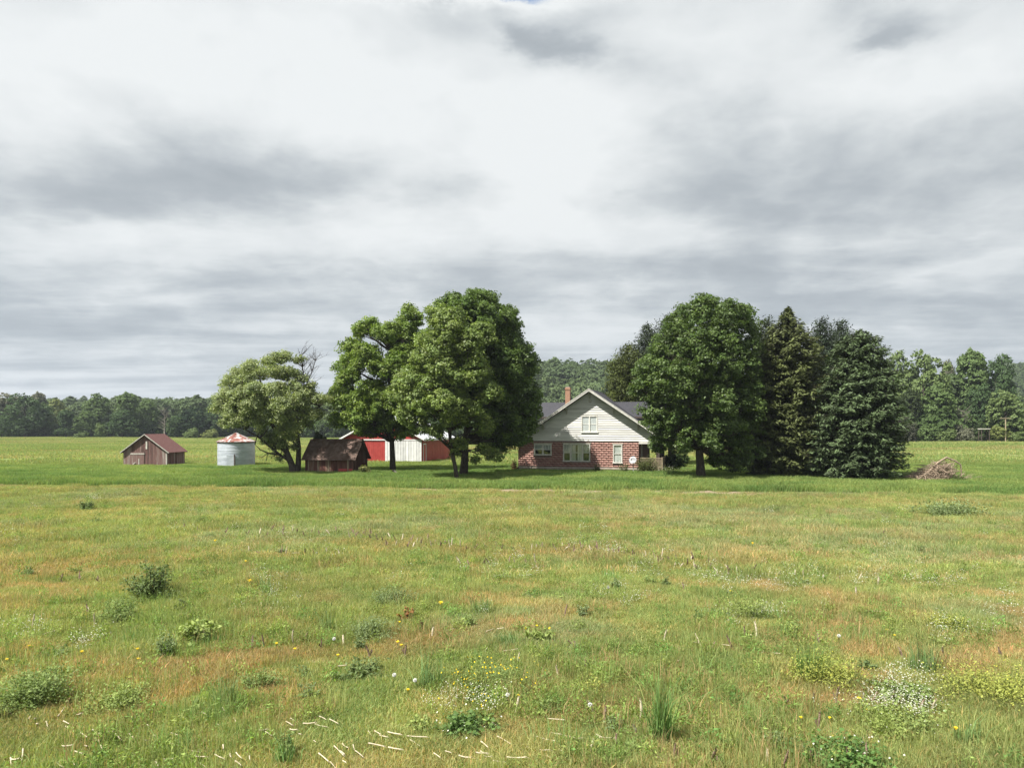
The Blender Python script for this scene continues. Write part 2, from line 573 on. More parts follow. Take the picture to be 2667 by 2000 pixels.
# ---------------------------------------------------------------- broadleaf trees
def grow_leaves(lobes, n_cl, leaves, leaf, tint, seed, crad=0.62, flat=0.62, up=0.55, low=-0.75, yellow=0.25, inner=0.05, sub=11):
    """lobes (k,4): centres and radii; clusters of leaves sit on the skin of the lobes"""
    r = np.random.default_rng(seed)
    lobes = np.asarray(lobes, float)
    if sub:
        big = lobes
        k = np.repeat(np.arange(len(big)), sub)
        dd = unit(r.normal(size=(len(k), 3)))
        dd[:, 2] = np.where(dd[:, 2] < -.55, -dd[:, 2], dd[:, 2])
        cc = big[k, :3] + dd * (big[k, 3] * r.uniform(.55, 1.02, len(k)))[:, None]
        lobes = np.concatenate([cc, (big[k, 3] * r.uniform(.28, .50, len(k)))[:, None]], 1)
    area = lobes[:, 3] ** 2
    k = r.choice(len(lobes), size=int(n_cl * 2.6), p=area / area.sum())
    d = unit(r.normal(size=(len(k), 3)))
    d[:, 2] = np.where(d[:, 2] < low, -d[:, 2], d[:, 2])
    fr = r.uniform(0.78, 1.08, len(k)) * np.where(r.random(len(k)) < .13, r.uniform(1.1, 1.45, len(k)), 1)
    c = lobes[k, :3] + d * (lobes[k, 3] * fr)[:, None]
    dist = np.sqrt(np.maximum(0, (c ** 2).sum(1)[:, None] + (lobes[:, :3] ** 2).sum(1)[None] - 2 * c @ lobes[:, :3].T)) / lobes[None, :, 3]
    dist[np.arange(len(k)), k] = 9
    ok = (dist.min(axis=1) > 0.72) | (r.random(len(k)) < inner)
    c, d = c[ok][:n_cl], d[ok][:n_cl]
    n = len(c)
    cr = crad * r.uniform(0.6, 1.35, n)
    ctint = r.uniform(0.72, 1.28, n)
    cyel = r.random(n) * yellow
    m = leaves
    i = np.repeat(np.arange(n), m)
    off = unit(r.normal(size=(n * m, 3))) * (r.random(n * m) ** 0.45)[:, None]
    off[:, 2] *= flat
    off[:, 2] += np.where(r.random(n * m) < 0.5, 0.08, 0)
    C = c[i] + off * cr[i][:, None]
    N = 0.55 * d[i] + up * np.array([0, 0, 1.0]) + 0.62 * unit(off) + 0.55 * r.normal(size=(n * m, 3))
    T = r.normal(size=(n * m, 3)) - np.array([0, 0, 0.4])
    L = leaf * r.uniform(0.65, 1.35, n * m)
    v, f = leaf_geo(C, N, T, L, L * r.uniform(0.65, 0.95, n * m), 0.15)
    k1 = (ctint[i] * r.uniform(0.75, 1.25, n * m))[:, None]
    col = np.array(tint)[None] * k1
    col = col * (1 + cyel[i][:, None] * np.array([0.9, 0.45, -0.2]))
    return v, f, np.clip(col, 0.004, 0.6), c


def lobes_from_photo(L2, d, yj=0.25, seed=1):
    """outline lobes (px, py, r px) seen at distance d -> a round crown of lobes, front and back ones included"""
    r = np.random.default_rng(seed)
    a = np.array(L2, float)
    x = (a[:, 0] - CX) / F * d
    z = CH - (a[:, 1] - HY) / F * d
    rad = a[:, 2] / F * d
    out = []
    for i in range(len(a)):
        near = np.abs(z - z[i]) < np.maximum(rad, rad[i])
        lo, hi = (x - rad)[near].min(), (x + rad)[near].max()
        xc, R = (lo + hi) / 2, (hi - lo) / 2 - rad[i] * 0.75
        s = math.sqrt(max(0.0, R * R - (x[i] - xc) ** 2)) if R > 0 else 0.0
        spots = [r.normal() * rad[i] * yj]
        if s > rad[i] * 0.55:
            spots = [-s * r.uniform(0.75, 1.0), s * r.uniform(0.75, 1.0)]
            if s > rad[i] * 1.8:
                spots.append(r.uniform(-0.3, 0.3) * s)
        for yy in spots:
            p = at(a[i, 0], a[i, 1], d + yy)
            out.append((p.x, p.y, p.z, rad[i]))
    return np.array(out)


def curve(p0, p1, bend, n=6, wob=0.0):
    p0, p1, bend = Vector(p0), Vector(p1), Vector(bend)
    pts = []
    for i in range(n + 1):
        s = i / n
        q = p0.lerp(p1, s) + bend * (4 * s * (1 - s))
        if 0 < i < n and wob:
            q += Vector((random.uniform(-wob, wob), random.uniform(-wob, wob), random.uniform(-wob, wob)))
        pts.append(q)
    return pts


def broadleaf(name, label, base, L2, d, trunk_r, top, tint, n_cl, leaves, leaf, seed, lean=0.0, **kw):
    """base: (px, distance) of the trunk; top: px, py where the trunk ends inside the crown"""
    random.seed(seed)
    b = at(base[0], HY + CH * F / base[1], base[1])
    root = thing(name, label, 'tree', b)
    lobes = lobes_from_photo(L2, d, seed=seed)
    lobes[:, :3] -= np.array(b)
    v, f, col, cl = grow_leaves(lobes, n_cl, leaves, leaf, tint, seed, **kw)
    link('crown', np_mesh('crown', v, f, M['leaf'], col), root)
    t1 = at(top[0], top[1], d) - b
    tp = curve((0, 0, -0.2), t1, (random.uniform(-.3, .3), 0, 0), 9, 0.06)
    tr = MB()
    rr = [trunk_r * (1.45 if i == 0 else (1 - 0.82 * i / 9)) for i in range(10)]
    tp.insert(1, tp[0].lerp(tp[1], 0.35))
    rr.insert(1, trunk_r * 1.08)
    tr.tube(tp, rr, 10)
    tr.build('trunk', M['bark'], root, True)
    br = MB()
    for x, y, z, r in lobes:
        e = Vector((x, y, z))
        s = min(0.85, max(0.22, (z - 0.45 * math.hypot(x, y)) / max(t1.z, 1)))
        k = s * 9
        j = int(k)
        st = tp[j + 1].lerp(tp[min(j + 2, 10)], k - j)
        br.tube(curve(st, e, (0, 0, 0.06 * (e - st).length), 5, 0.12), [0.11 * trunk_r / .3 * (1 - .75 * i / 5) for i in range(6)], 5, False)
        for q in range(5):
            dd = Vector((random.gauss(0, 1), random.gauss(0, 1), random.gauss(0.3, 1))).normalized()
            br.tube(curve(e.lerp(st, 0.25 * q / 5), e + dd * r * 0.95, (0, 0, 0.1), 3, 0.06), [0.035, 0.026, 0.017, 0.008], 4, False)
    br.build('branches', M['bark'], root, True)
    return root


def Z4(L):   # zoom windows of the photograph the outlines were read from
    return [(860 + x * .3194, 740 + y * .3194, r * .3194) for x, y, r in L]


def Z5(L):
    return [(1620 + x * .3526, 760 + y * .3526, r * .3526) for x, y, r in L]


def Z3(L):
    return [(540 + x * .229, 880 + y * .229, r * .229) for x, y, r in L]


def build_maples():
    left = Z4([(300, 370, 85), (230, 400, 50), (190, 560, 100), (440, 420, 80), (640, 290, 85), (110, 680, 75), (300, 640, 120), (560, 450, 110),
               (650, 400, 70), (110, 830, 75), (80, 1000, 80), (230, 990, 90), (330, 920, 110), (70, 1130, 75), (220, 1090, 90), (340, 1120, 100),
               (480, 760, 110), (580, 640, 120), (330, 1215, 60), (250, 1200, 45), (600, 1220, 90), (480, 1000, 120), (600, 900, 130),
               (450, 1180, 70), (170, 760, 70), (620, 1060, 110), (40, 900, 50), (690, 520, 90), (700, 700, 90), (660, 830, 90)])
    broadleaf('maple_tree', 'maple with open crown and single trunk beside the low brown shed', (1023, 66.5), left, 67, 0.27, (1015, 850),
              (0.130, 0.200, 0.044), 4000, 36, 0.165, 11, yellow=0.4, crad=0.43, inner=.04)
    back = Z4([(1160, 135, 70), (1010, 150, 60), (1290, 160, 75), (1230, 120, 50), (1440, 290, 95), (1520, 340, 30), (1300, 330, 150), (1450, 470, 110), (1560, 590, 90), (1630, 660, 60),
               (1400, 600, 170), (1560, 780, 130), (1630, 930, 85), (1450, 880, 170), (1570, 1060, 110), (1400, 1080, 150), (1300, 960, 150),
               (1490, 1215, 85), (1570, 1190, 70), (1300, 1200, 100), (1100, 280, 130), (900, 200, 60), (1050, 480, 180), (1150, 720, 190), (1120, 950, 160),
               (1400, 1270, 60), (1490, 1300, 60), (1380, 1340, 50), (1270, 1290, 60), (1570, 1280, 55), (1620, 1180, 60)])
    broadleaf('maple_tree', 'largest maple, dark and dense, its crown hiding the left end of the farmhouse', (1206, 60.8), back, 61.8, 0.34, (1240, 830),
              (0.080, 0.132, 0.032), 4500, 38, 0.17, 12, yellow=0.3, crad=0.43, inner=.06)
    front = Z4([(850, 290, 90), (980, 330, 120), (800, 470, 95), (930, 560, 150), (760, 640, 100), (1130, 540, 140), (1230, 420, 100), (670, 800, 105),
                (820, 830, 140), (1010, 790, 150), (1180, 740, 130), (600, 900, 70), (700, 990, 110), (870, 1020, 130), (1040, 1010, 110), (620, 1105, 65),
                (720, 1180, 65), (850, 1215, 55), (1000, 1120, 90), (1150, 1090, 100), (1250, 1350, 45), (1340, 1410, 50), (1180, 1440, 28), (1050, 1310, 50), (1030, 1390, 35),
                (560, 820, 40), (1300, 900, 90), (1230, 1180, 80)])
    broadleaf('maple_tree', 'pale green maple with slender trunk growing in front of the largest maple', (1191, 56.8), front, 57, 0.17, (1150, 900),
              (0.145, 0.205, 0.060), 3500, 38, 0.155, 13, yellow=0.3, crad=0.40, inner=.05)
    right = Z5([(600, 140, 90), (480, 190, 85), (760, 180, 110), (880, 210, 85), (940, 290, 70), (400, 330, 110), (600, 330, 150), (790, 360, 150), (960, 400, 60), (330, 480, 120), (500, 520, 150),
                (700, 500, 150), (900, 480, 120), (210, 620, 110), (380, 680, 140), (560, 700, 150), (910, 600, 110), (780, 720, 140), (960, 720, 90),
                (140, 730, 70), (290, 850, 120), (480, 850, 150), (680, 850, 150), (870, 870, 130), (960, 850, 80), (240, 960, 80), (400, 980, 110), (450, 1150, 65), (560, 1070, 110),
                (700, 1050, 110), (850, 1050, 120), (900, 1180, 100), (300, 1080, 80), (740, 1240, 65), (850, 1250, 60), (660, 1150, 70), (260, 1150, 50), (710, 1270, 60), (810, 1290, 50), (900, 1270, 60), (970, 1190, 75), (960, 1010, 70)])
    broadleaf('maple_tree', 'round dense maple standing at the porch end of the farmhouse', (1826, 57.6), right, 58.5, 0.36, (1830, 880),
              (0.076, 0.123, 0.036), 5000, 36, 0.165, 14, yellow=0.28, crad=0.41, inner=.06)


build_maples()


def build_willow():
    seed = 21
    random.seed(seed)
    d = 64.5
    b = at(768, HY + CH * F / d, d)
    root = thing('box_elder_tree', 'leaning light green tree with several trunks and bare top twigs', 'tree', b)
    L2 = Z3([(880, 215, 55), (790, 260, 75), (690, 290, 60), (1060, 250, 45), (500, 350, 75), (350, 410, 80), (220, 520, 70), (400, 520, 95), (590, 430, 80),
             (760, 420, 90), (900, 430, 80), (1000, 420, 60), (130, 720, 60), (250, 680, 90), (150, 810, 75), (400, 680, 110), (570, 640, 110), (700, 640, 90),
             (300, 850, 100), (480, 800, 110), (650, 800, 100), (220, 980, 75), (370, 950, 80), (800, 800, 100), (950, 760, 100), (1100, 700, 80), (1150, 640, 50),
             (1250, 720, 65), (1340, 710, 45), (1100, 850, 90), (1250, 870, 60), (880, 1050, 75), (950, 1000, 80), (820, 1120, 70), (930, 1140, 65), (1000, 1250, 40),
             (850, 1240, 50), (640, 990, 60), (1180, 560, 40), (620, 1080, 45), (900, 900, 90), (760, 950, 80), (1010, 1080, 60), (560, 950, 80), (1000, 570, 70), (870, 600, 90), (1080, 470, 45), (780, 1240, 50), (660, 1190, 45), (760, 1340, 35), (820, 1400, 35), (700, 1150, 40), (1130, 1000, 60)])
    lobes = lobes_from_photo(L2, d, seed=seed)
    lobes[:, :3] -= np.array(b)
    v, f, col, cl = grow_leaves(lobes, 4300, 28, 0.13, (0.205, 0.255, 0.12), seed, crad=0.44, yellow=0.25, inner=0.05, up=0.4, sub=7)
    link('crown', np_mesh('crown', v, f, M['leaf'], col), root)

    def zp(x, y, dy=0.0):
        return at(540 + x * .229, 880 + y * .229, d + dy) - b
    tr = MB()
    tr.tube([Vector((-.1, 0, -.2)), zp(960, 1440), zp(880, 1250), zp(800, 1080), zp(735, 980), zp(700, 800), zp(640, 600), zp(580, 420)], [.36, .28, .24, .20, .16, .12, .08, .04], 8)
    tr.build('trunk', M['bark'], root, True)
    tr = MB()
    tr.tube([Vector((.15, .1, -.2)), zp(1035, 1420, .2), zp(1040, 1230, .3), zp(1020, 1050, .2), zp(1020, 850, .2), zp(1000, 680, .4), zp(960, 500, .6)], [.3, .24, .19, .15, .12, .09, .05], 8)
    tr.build('trunk', M['bark'], root, True)
    br = MB()
    br.tube([zp(930, 1400), zp(830, 1330, -.5), zp(690, 1310, -1), zp(600, 1270, -1.4), zp(540, 1210, -1.6)], [.13, .10, .07, .045, .02], 6)
    br.tube([zp(870, 1360), zp(760, 1280, -.3), zp(600, 1140, -.9), zp(430, 1040, -1.4), zp(300, 1000, -1.7)], [.14, .11, .09, .06, .03], 6)
    br.tube([zp(690, 1310, -1), zp(620, 1360, -1.3), zp(560, 1340, -1.5)], [.035, .025, .01], 4)
    br.tube([zp(690, 1310, -1), zp(670, 1390, -1.2), zp(665, 1430, -1.2)], [.035, .025, .015], 4)
    br.tube([zp(735, 980), zp(600, 880, .5), zp(480, 850, .9), zp(330, 840, 1.2)], [.11, .09, .06, .03], 6)
    br.tube([zp(1030, 950, .2), zp(1150, 870, -.3), zp(1280, 780, -.6), zp(1380, 700, -.8)], [.09, .07, .045, .02], 6)
    br.tube([zp(1020, 850, .2), zp(1095, 700, .4), zp(1100, 500, .5), zp(1085, 330, .5), zp(1060, 200, .5), zp(1030, 120, .5)], [.08, .07, .055, .04, .025, .01], 5)
    br.tube([zp(1100, 600, .4), zp(1140, 500, .3), zp(1190, 380, .2), zp(1230, 260, .1), zp(1290, 170, 0)], [.05, .04, .03, .02, .008], 5)
    for x, y, z, r in lobes:
        e = Vector((x, y, z))
        st = min((Vector(q) for q in tr.v + br.v[:400]), key=lambda q: (q - e).length + 1.2 * max(0, q.z - e.z + .5))
        br.tube(curve(st, e, (0, 0, 0.1), 4, 0.1), [.05, .04, .03, .025, .015], 4, False)
        for q in range(6):
            dd = Vector((random.gauss(0, 1), random.gauss(0, 1), random.gauss(0.4, 1))).normalized()
            br.tube(curve(e, e + dd * r * 1.0, (0, 0, 0.1), 3, 0.05), [.022, .017, .012, .006], 3, False)
    # bare twigs at the top
    for q in range(70):
        sx = random.choice([(1100, 480), (1085, 330), (1060, 210), (1190, 380), (1230, 260), (1140, 500), (1100, 600), (1095, 400)])
        s = zp(sx[0], sx[1], random.uniform(-.4, .6))
        e = s + Vector((random.gauss(0.25, 0.55), random.gauss(0, 0.5), random.uniform(0.4, 1.5)))
        p = curve(s, e, (random.uniform(-.1, .1), 0, .05), 4, .04)
        br.tube(p, [.02, .016, .012, .009, .005], 3, False)
        for w in range(2):
            a = p[random.choice((2, 3))]
            br.tube([a, a + Vector((random.gauss(0.1, .3), random.gauss(0, .3), random.uniform(.1, .5)))], [.009, .004], 3, False)
    br.build('branches', M['bark'], root, True)


build_willow()


# ---------------------------------------------------------------- conifers
def conifer(name, label, base, d, prof, centre, tint, n_br, seed, tops=(), kind='spruce', tipgain=1.5, skirt=0.0):
    """prof: (py, half width px) from the tip down; centre: px of the axis"""
    r = np.random.default_rng(seed)
    random.seed(seed)
    b = at(base, HY + CH * F / d, d)
    root = thing(name, label, 'tree', b)
    zs = np.array([CH - (p[0] - HY) / F * d for p in prof])
    rs = np.array([p[1] / F * d for p in prof])
    ax = (centre - CX) / F * d - b.x
    ztop, zbot = zs.max(), zs.min()
    tr = MB()
    tr.tube([(0, 0, -.2), (0, 0, .5), (ax * .4, 0, (zbot + ztop) * .35), (ax, 0, ztop - .2)], [.30, .22, .17, .02], 8)
    tr.build('trunk', M['bark'], root, True)
    br = MB()
    CC, NN, TT, LL, WW, KK = [], [], [], [], [], []
    o = np.argsort(zs)
    for i in range(n_br):
        s = i / n_br
        z = ztop - (ztop - zbot) * s ** 0.8
        R = float(np.interp(z, zs[o], rs[o])) * random.uniform(0.70, 1.16)
        az = i * 2.39996 + random.uniform(-.3, .3)
        droop = (0.10 + 0.35 * s) * R if kind == 'spruce' else -0.22 * R
        axz = ax * min(1, max(0, z / ztop * 1.3))
        p0 = Vector((axz, 0, z + (0.12 * R if kind == 'spruce' else -.15 * R)))
        p1 = Vector((axz + math.cos(az) * R, math.sin(az) * R, z - droop + (0.16 * R if kind == 'spruce' else 0)))
        pts = curve(p0, p1, (0, 0, -0.10 * R if kind == 'spruce' else -.05 * R), 5, 0.02)
        br.tube(pts, [.045 * (1 - .16 * k) * max(.4, min(1.2, R / 2)) for k in range(6)], 4, False)
        n = int((55 if kind == 'spruce' else 110) * max(0.35, R / 2.2))
        tpar = r.random(n) ** 0.6
        if kind == 'pine':
            tpar = 0.25 + 0.78 * r.random(n) ** 0.7
        pa = np.array([list(p) for p in pts])
        q = np.clip(tpar * 5, 0, 4.999)
        j = q.astype(int)
        P = pa[j] + (pa[j + 1] - pa[j]) * (q - j)[:, None]
        out = np.array([math.cos(az), math.sin(az), 0.0])
        side = np.array([-out[1], out[0], 0])
        if kind == 'spruce':
            w = (0.10 + 0.24 * (1 - tpar)) * R * r.uniform(-1, 1, n)
            P = P + side * w[:, None] + np.array([0, 0, 1]) * (r.normal(size=n) * .06 - np.abs(w) * .15 + r.uniform(-.14, .06, n))[:, None]
            T = out * 0.9 + side * (np.sign(w) * 0.7)[:, None] + np.array([0, 0, -0.15]) + r.normal(size=(n, 3)) * .3
            N = np.array([0, 0, 1.0]) + out * .35 + r.normal(size=(n, 3)) * .5
            L, W = r.uniform(.25, .5, n), r.uniform(.07, .15, n)
        else:
            P = P + r.normal(size=(n, 3)) * np.array([.28, .28, .22])
            T = out * .5 + np.array([0, 0, .6]) + r.normal(size=(n, 3)) * .8
            N = r.normal(size=(n, 3)) + np.array([0, 0, .5])
            L, W = r.uniform(.25, .5, n), r.uniform(.06, .13, n)
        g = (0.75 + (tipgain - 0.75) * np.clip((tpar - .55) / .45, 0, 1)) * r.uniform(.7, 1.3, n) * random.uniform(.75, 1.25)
        CC.append(P); NN.append(N); TT.append(T); LL.append(L); WW.append(W); KK.append(g)
    br.build('branches', M['bark'], root, True)
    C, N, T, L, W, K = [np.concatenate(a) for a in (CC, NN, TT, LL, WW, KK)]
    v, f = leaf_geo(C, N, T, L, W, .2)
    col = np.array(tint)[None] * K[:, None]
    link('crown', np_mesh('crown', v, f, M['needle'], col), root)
    return root


def z5y(y):
    return 760 + y * .3526


def build_conifers():
    w = .3526
    conifer('spruce_tree', 'olive brown spruce with pointed tip between the round maple and the bluish spruce', 2031, 59.5,
            [(z5y(118), 6), (z5y(200), 70 * w), (z5y(260), 125 * w), (z5y(340), 190 * w), (z5y(450), 240 * w), (z5y(600), 255 * w), (z5y(800), 270 * w), (z5y(1000), 280 * w),
             (z5y(1200), 260 * w), (z5y(1315), 200 * w)], 1620 + 1225 * w, (0.056, 0.067, 0.024), 820, 31, tipgain=1.8)
    conifer('spruce_tree', 'dark bluish green spruce at the right end of the tree row', 2215, 57.5,
            [(z5y(285), 25 * w), (z5y(340), 135 * w), (z5y(420), 185 * w), (z5y(520), 220 * w), (z5y(650), 275 * w), (z5y(800), 315 * w), (z5y(1000), 340 * w), (z5y(1150), 335 * w),
             (z5y(1250), 300 * w), (z5y(1310), 240 * w)], 1620 + 1755 * w, (0.048, 0.068, 0.031), 950, 32, tipgain=1.9)
    for px, d, top, hw, col, lab in [
            (1634, 76, 903, 46, (.085, .105, .030), 'yellowish pine rising behind the right slope of the farmhouse roof'),
            (1687, 80, 850, 40, (.045, .062, .034), 'dark pine showing its open tip left of the round maple'),
            (1745, 78, 824, 48, (.045, .062, .034), 'pine mostly hidden behind the round maple, tip at its upper left'),
            (1996, 76, 832, 46, (.047, .064, .030), 'pine tip peeking out between the round maple and olive spruce'),
            (2142, 78, 834, 40, (.042, .060, .033), 'narrow pine tip showing between the two spruces'),
            (2190, 80, 840, 34, (.042, .060, .033), 'pine tip standing just above the bluish spruce')]:
        conifer('pine_tree', lab, px, d, [(top, 6), (top + 18, hw * .5), (top + 55, hw * .95), (top + 120, hw * 1.25), (top + 220, hw * 1.4), (1160, hw * 1.2)], px, tuple(c * .85 for c in col), 230,
                int(px), kind='pine', tipgain=1.2)


build_conifers()


# ---------------------------------------------------------------- far trees and woods
def far_proto(seed, h=14.0, w=9.0, kind='round', leaf=0.62, n_cl=330, per=15):
    r = np.random.default_rng(seed)
    L = []
    if kind == 'round':
        for i in range(11):
            s = 0.20 + 0.70 * (i + r.uniform(.2, .8)) / 11
            R = w / 2 * math.sin(math.pi * min(1, (s - 0.05) ** 0.8)) * 0.75
            a = i * 2.4 + r.uniform(-.4, .4)
            rad = w * r.uniform(.20, .31)
            L.append((math.cos(a) * R, math.sin(a) * R, h * s, rad))
        L.append((0, 0, h * .6, w * .33))
        L.append((0, 0, h * .86, w * .2))
    elif kind == 'tall':
        for i in range(18):
            s = r.uniform(0.15, 0.95)
            R = w / 2 * (1 - s) ** .55 * 0.62
            a = i * 2.4 + r.uniform(-.4, .4)
            L.append((math.cos(a) * R, math.sin(a) * R, h * s * .93, w * r.uniform(.16, .26)))
        L.append((0, 0, h * .5, w * .28))
    else:
        for i in range(9):
            a = i * 2.4
            R = w * .3
            L.append((math.cos(a) * R, math.sin(a) * R, h * r.uniform(.25, .75), w * r.uniform(.16, .26)))
    v, f, col, cl = grow_leaves(L, n_cl, per, leaf, (1, 1, 1), seed, crad=0.055 * w + .2, yellow=0.25, low=-0.9, sub=0)
    col = np.clip(col, .3, 1.7)
    return v, f, col


def build_woods():
    specs = [(1, 14, 9.5, 'round'), (2, 14, 8, 'round'), (3, 16, 8, 'tall'), (4, 13, 10.5, 'round'), (5, 3.2, 4.2, 'bush')]
    obj_m, ins = [], []
    for sd, h, w, k in specs:
        bush = k == 'bush'
        v, f, c = far_proto(sd + 50, h, w, k, 0.50 if not bush else .28, 520 if not bush else 200, 17)
        obj_m.append((np_mesh('crown', v, f, M['far_leaf'], c), h, w))
        v2, f2, c2 = far_proto(sd + 70, h, w, k, 0.75, 280, 14)
        ins.append(proto('wood_tree', np_mesh('wood_tree', v2, f2, M['wood_leaf'], c2)))
    tr = MB().tube([(0, 0, -.5), (0.05, 0, 3), (0, .1, 7), (.1, 0, 11)], [.32, .24, .18, .05], 6)
    for a in range(7):
        an = a * 2.4
        tr.tube([(0, 0, 3.5 + a), (math.cos(an) * 1.5, math.sin(an) * 1.5, 5.2 + a), (math.cos(an) * 2.6, math.sin(an) * 2.6, 7 + a)], [.12, .08, .03], 4, False)
    trunk = tr.mesh('trunk', M['bark'], True)
    stem = MB().tube([(0, 0, -.2), (0, 0, 1.2), (.1, 0, 2.2)], [.07, .05, .02], 5).mesh('stem', M['bark'], True)

    def tree(name, label, px, top, wpx, d, k, col, group, base=None, cat='tree'):
        X = (px - CX) / F * d
        z0 = float(height(X, d))
        me, h, w = obj_m[k]
        hz = CH - (top - HY) / F * d - z0
        root = thing(name, label, cat, (X, d, z0), random.uniform(0, 6.28), group)
        sx, sz = wpx / F * d / w, hz / h * 1.0
        for nm, m in (('crown', me), ('trunk' if k < 4 else 'stem', trunk if k < 4 else stem)):
            o = link(nm, m, root)
            o.scale = (sx, sx, sz)
            o.color = (*col, 1)
        return root
    random.seed(5)
    GL, GR = 'trees at the edge of the left woods', 'trees at the edge of the right woods'
    dk, md, lt, ye, gy = (.105, .172, .070), (.18, .265, .096), (.225, .305, .115), (.27, .315, .105), (.25, .26, .18)
    for a in [
            ('dark round tree cut by the left edge of the picture', 4, 1088, 34, 236, 0, dk, GL),
            ('pale tree behind the dark oak at the far left', 22, 1026, 74, 275, 1, gy, GL),
            ('broad dark oak at the far left of the wood edge', 64, 1034, 88, 256, 3, dk, GL),
            ('thin crowned pale tree towering behind the broad dark oak', 100, 1017, 48, 280, 2, gy, GL),
            ('tree with dark crown between the broad oak and the yellowish tree', 118, 1052, 44, 262, 1, md, GL),
            ('yellowish green tree behind the dark cone shaped tree', 152, 1046, 54, 272, 0, ye, GL),
            ('dark cone shaped tree on the left wood edge', 172, 1064, 50, 252, 2, dk, GL),
            ('mid green low tree left of the tall full crowned tree', 222, 1074, 58, 255, 0, md, GL),
            ('full crowned tree above and left of the grey brown barn roof', 255, 1027, 60, 268, 1, md, GL),
            ('light green bush at the foot of the full crowned tree', 265, 1106, 28, 250, 4, lt, GL),
            ('tallest tree of the left wood edge with dark foot', 332, 1018, 66, 258, 2, md, GL),
            ('dark tree to the right of the tallest left edge tree', 318, 1072, 60, 250, 0, dk, GL),
            ('mid green tree directly above the grey brown barn ridge', 380, 1046, 62, 266, 0, md, GL),
            ('dark teal tree behind the gap between barn and grain bin', 500, 1068, 66, 258, 3, (.036, .072, .032), GL),
            ('dark tree left of the teal tree beside the dead grey tree', 462, 1084, 44, 254, 1, dk, GL),
            ('dark tree behind the left side of the leaning light green tree', 556, 1060, 60, 262, 0, dk, GL),
            ('mid green tree behind the leaning light green tree', 625, 1050, 74, 266, 1, md, GL),
            ('mid green tree seen beneath the branches right of the leaning tree', 690, 1062, 70, 268, 3, md, GL),
            ('light tree in the gap between leaning tree and open crowned maple', 850, 1046, 90, 300, 1, lt, GL),
            ('tree half hidden by the bluish spruce, top of the right woods', 2335, 929, 78, 176, 0, lt, GR),
            ('wide bright tree first clear of the bluish spruce', 2405, 932, 110, 172, 3, lt, GR),
            ('pale thin tree top behind the wide bright tree', 2468, 932, 40, 185, 2, gy, GR),
            ('tallest tree of the right woods with pointed crown', 2530, 902, 92, 170, 2, md, GR),
            ('dark tree right of the tallest tree in the right woods', 2598, 937, 78, 172, 0, dk, GR),
            ('light green lower tree at the right woods corner', 2618, 1018, 78, 158, 1, lt, GR),
            ('mid green tree filling the right woods beneath the wide bright crown', 2440, 1000, 80, 163, 1, md, GR),
            ('shaded tree at the foot of the tallest right woods tree', 2552, 1008, 62, 164, 0, dk, GR),
            ('light tree just right of the bluish spruce at mid height', 2372, 1010, 64, 162, 2, (.075, .105, .04), GR)]:
        tree('woodland_tree', *a)
    for a in [
            ('light bush in front of the teal tree left of the grain bin', 497, 1116, 36, 246, 4, lt, 'bushes at the left wood edge', 1),
            ('yellow green bush just left of the grain bin roof', 546, 1119, 42, 247, 4, ye, 'bushes at the left wood edge', 1),
            ('small bush at the foot of the dark cone shaped tree', 210, 1127, 30, 248, 4, lt, 'bushes at the left wood edge', 1),
            ('bright bush at the foot of the right woods middle', 2463, 1118, 42, 156, 4, lt, 'bushes at the right wood edge', 1),
            ('greyish bush beneath the tallest right woods tree', 2508, 1108, 48, 157, 4, gy, 'bushes at the right wood edge', 1),
            ('pale low bush left of the white shelter roof', 2546, 1136, 40, 154, 4, (.12, .15, .07), 'bushes at the right wood edge', 1),
            ('bush below the T shaped pole at the right', 2610, 1112, 56, 152, 4, ye, 'bushes at the right wood edge', 1),
            ('bush cut by the right edge of the picture', 2658, 1126, 52, 150, 4, lt, 'bushes at the right wood edge', 1),
            ('grey brushy thicket at the right flank of the bluish spruce', 2358, 1090, 50, 156, 4, (.10, .105, .075), 'bushes at the right wood edge', 1),
            ('dark bush beside the grey thicket near the bluish spruce', 2410, 1108, 52, 158, 4, md, 'bushes at the right wood edge', 1),
            ('dark green bush growing behind the low brown shed roof', 838, 1131, 52, 70, 4, (.05, .08, .024), 'bushes in the yard', 1),
            ('dense shrub behind the porch at the round maple', 1757, 1172, 66, 72, 4, (.06, .10, .03), 'bushes in the yard', 1)]:
        tree('bush', *a[:8], cat='bush')
    # dead grey tree of the left wood edge and one at the right
    for lab, px, top, d, sp in [('bare grey dead tree in front of the left woods', 428, 1058, 250, 1.0), ('bare pale dead tree among the right woods trunks', 2508, 1065, 160, .8)]:
        X = (px - CX) / F * d
        z0 = float(height(X, d))
        h = CH - (top - HY) / F * d - z0
        root = thing('dead_tree', lab, 'tree', (X, d, z0))
        MB().tube([(0, 0, -.3), (.1, 0, h * .5), (-.1, 0, h * .95)], [.28, .2, .05], 6).build('trunk', M['grey_bark'], root, True)
        br = MB()
        for q in range(60):
            z = h * random.uniform(.25, .95)
            a = random.uniform(0, 6.28)
            R = h * .28 * random.uniform(.4, 1)
            br.tube(curve((0, 0, z), (math.cos(a) * R, math.sin(a) * R, z + R * random.uniform(.3, 1.1)), (0, 0, -.2), 3, .15), [.08, .06, .045, .02], 3, False)
        br.build('branches', M['grey_bark'], root, True)
    # the woods behind, one mass
    r = np.random.default_rng(9)
    n = 16000
    y = r.uniform(272, 640, n)
    x = r.uniform(-0.76, 0.76, n) * y
    keep = (r.random(n) < np.where(y < 420, 0.42, 0.26))
    edge = 292 + 26 * fbm(x / 40, x * 0 + 3.3, 5)
    # woods stand farther back to the right of the left maple, and on the hill behind the house
    edge = edge + 40 * sm(-110, -40, x) * (1 - sm(-25, 0, x))
    keep &= y > edge
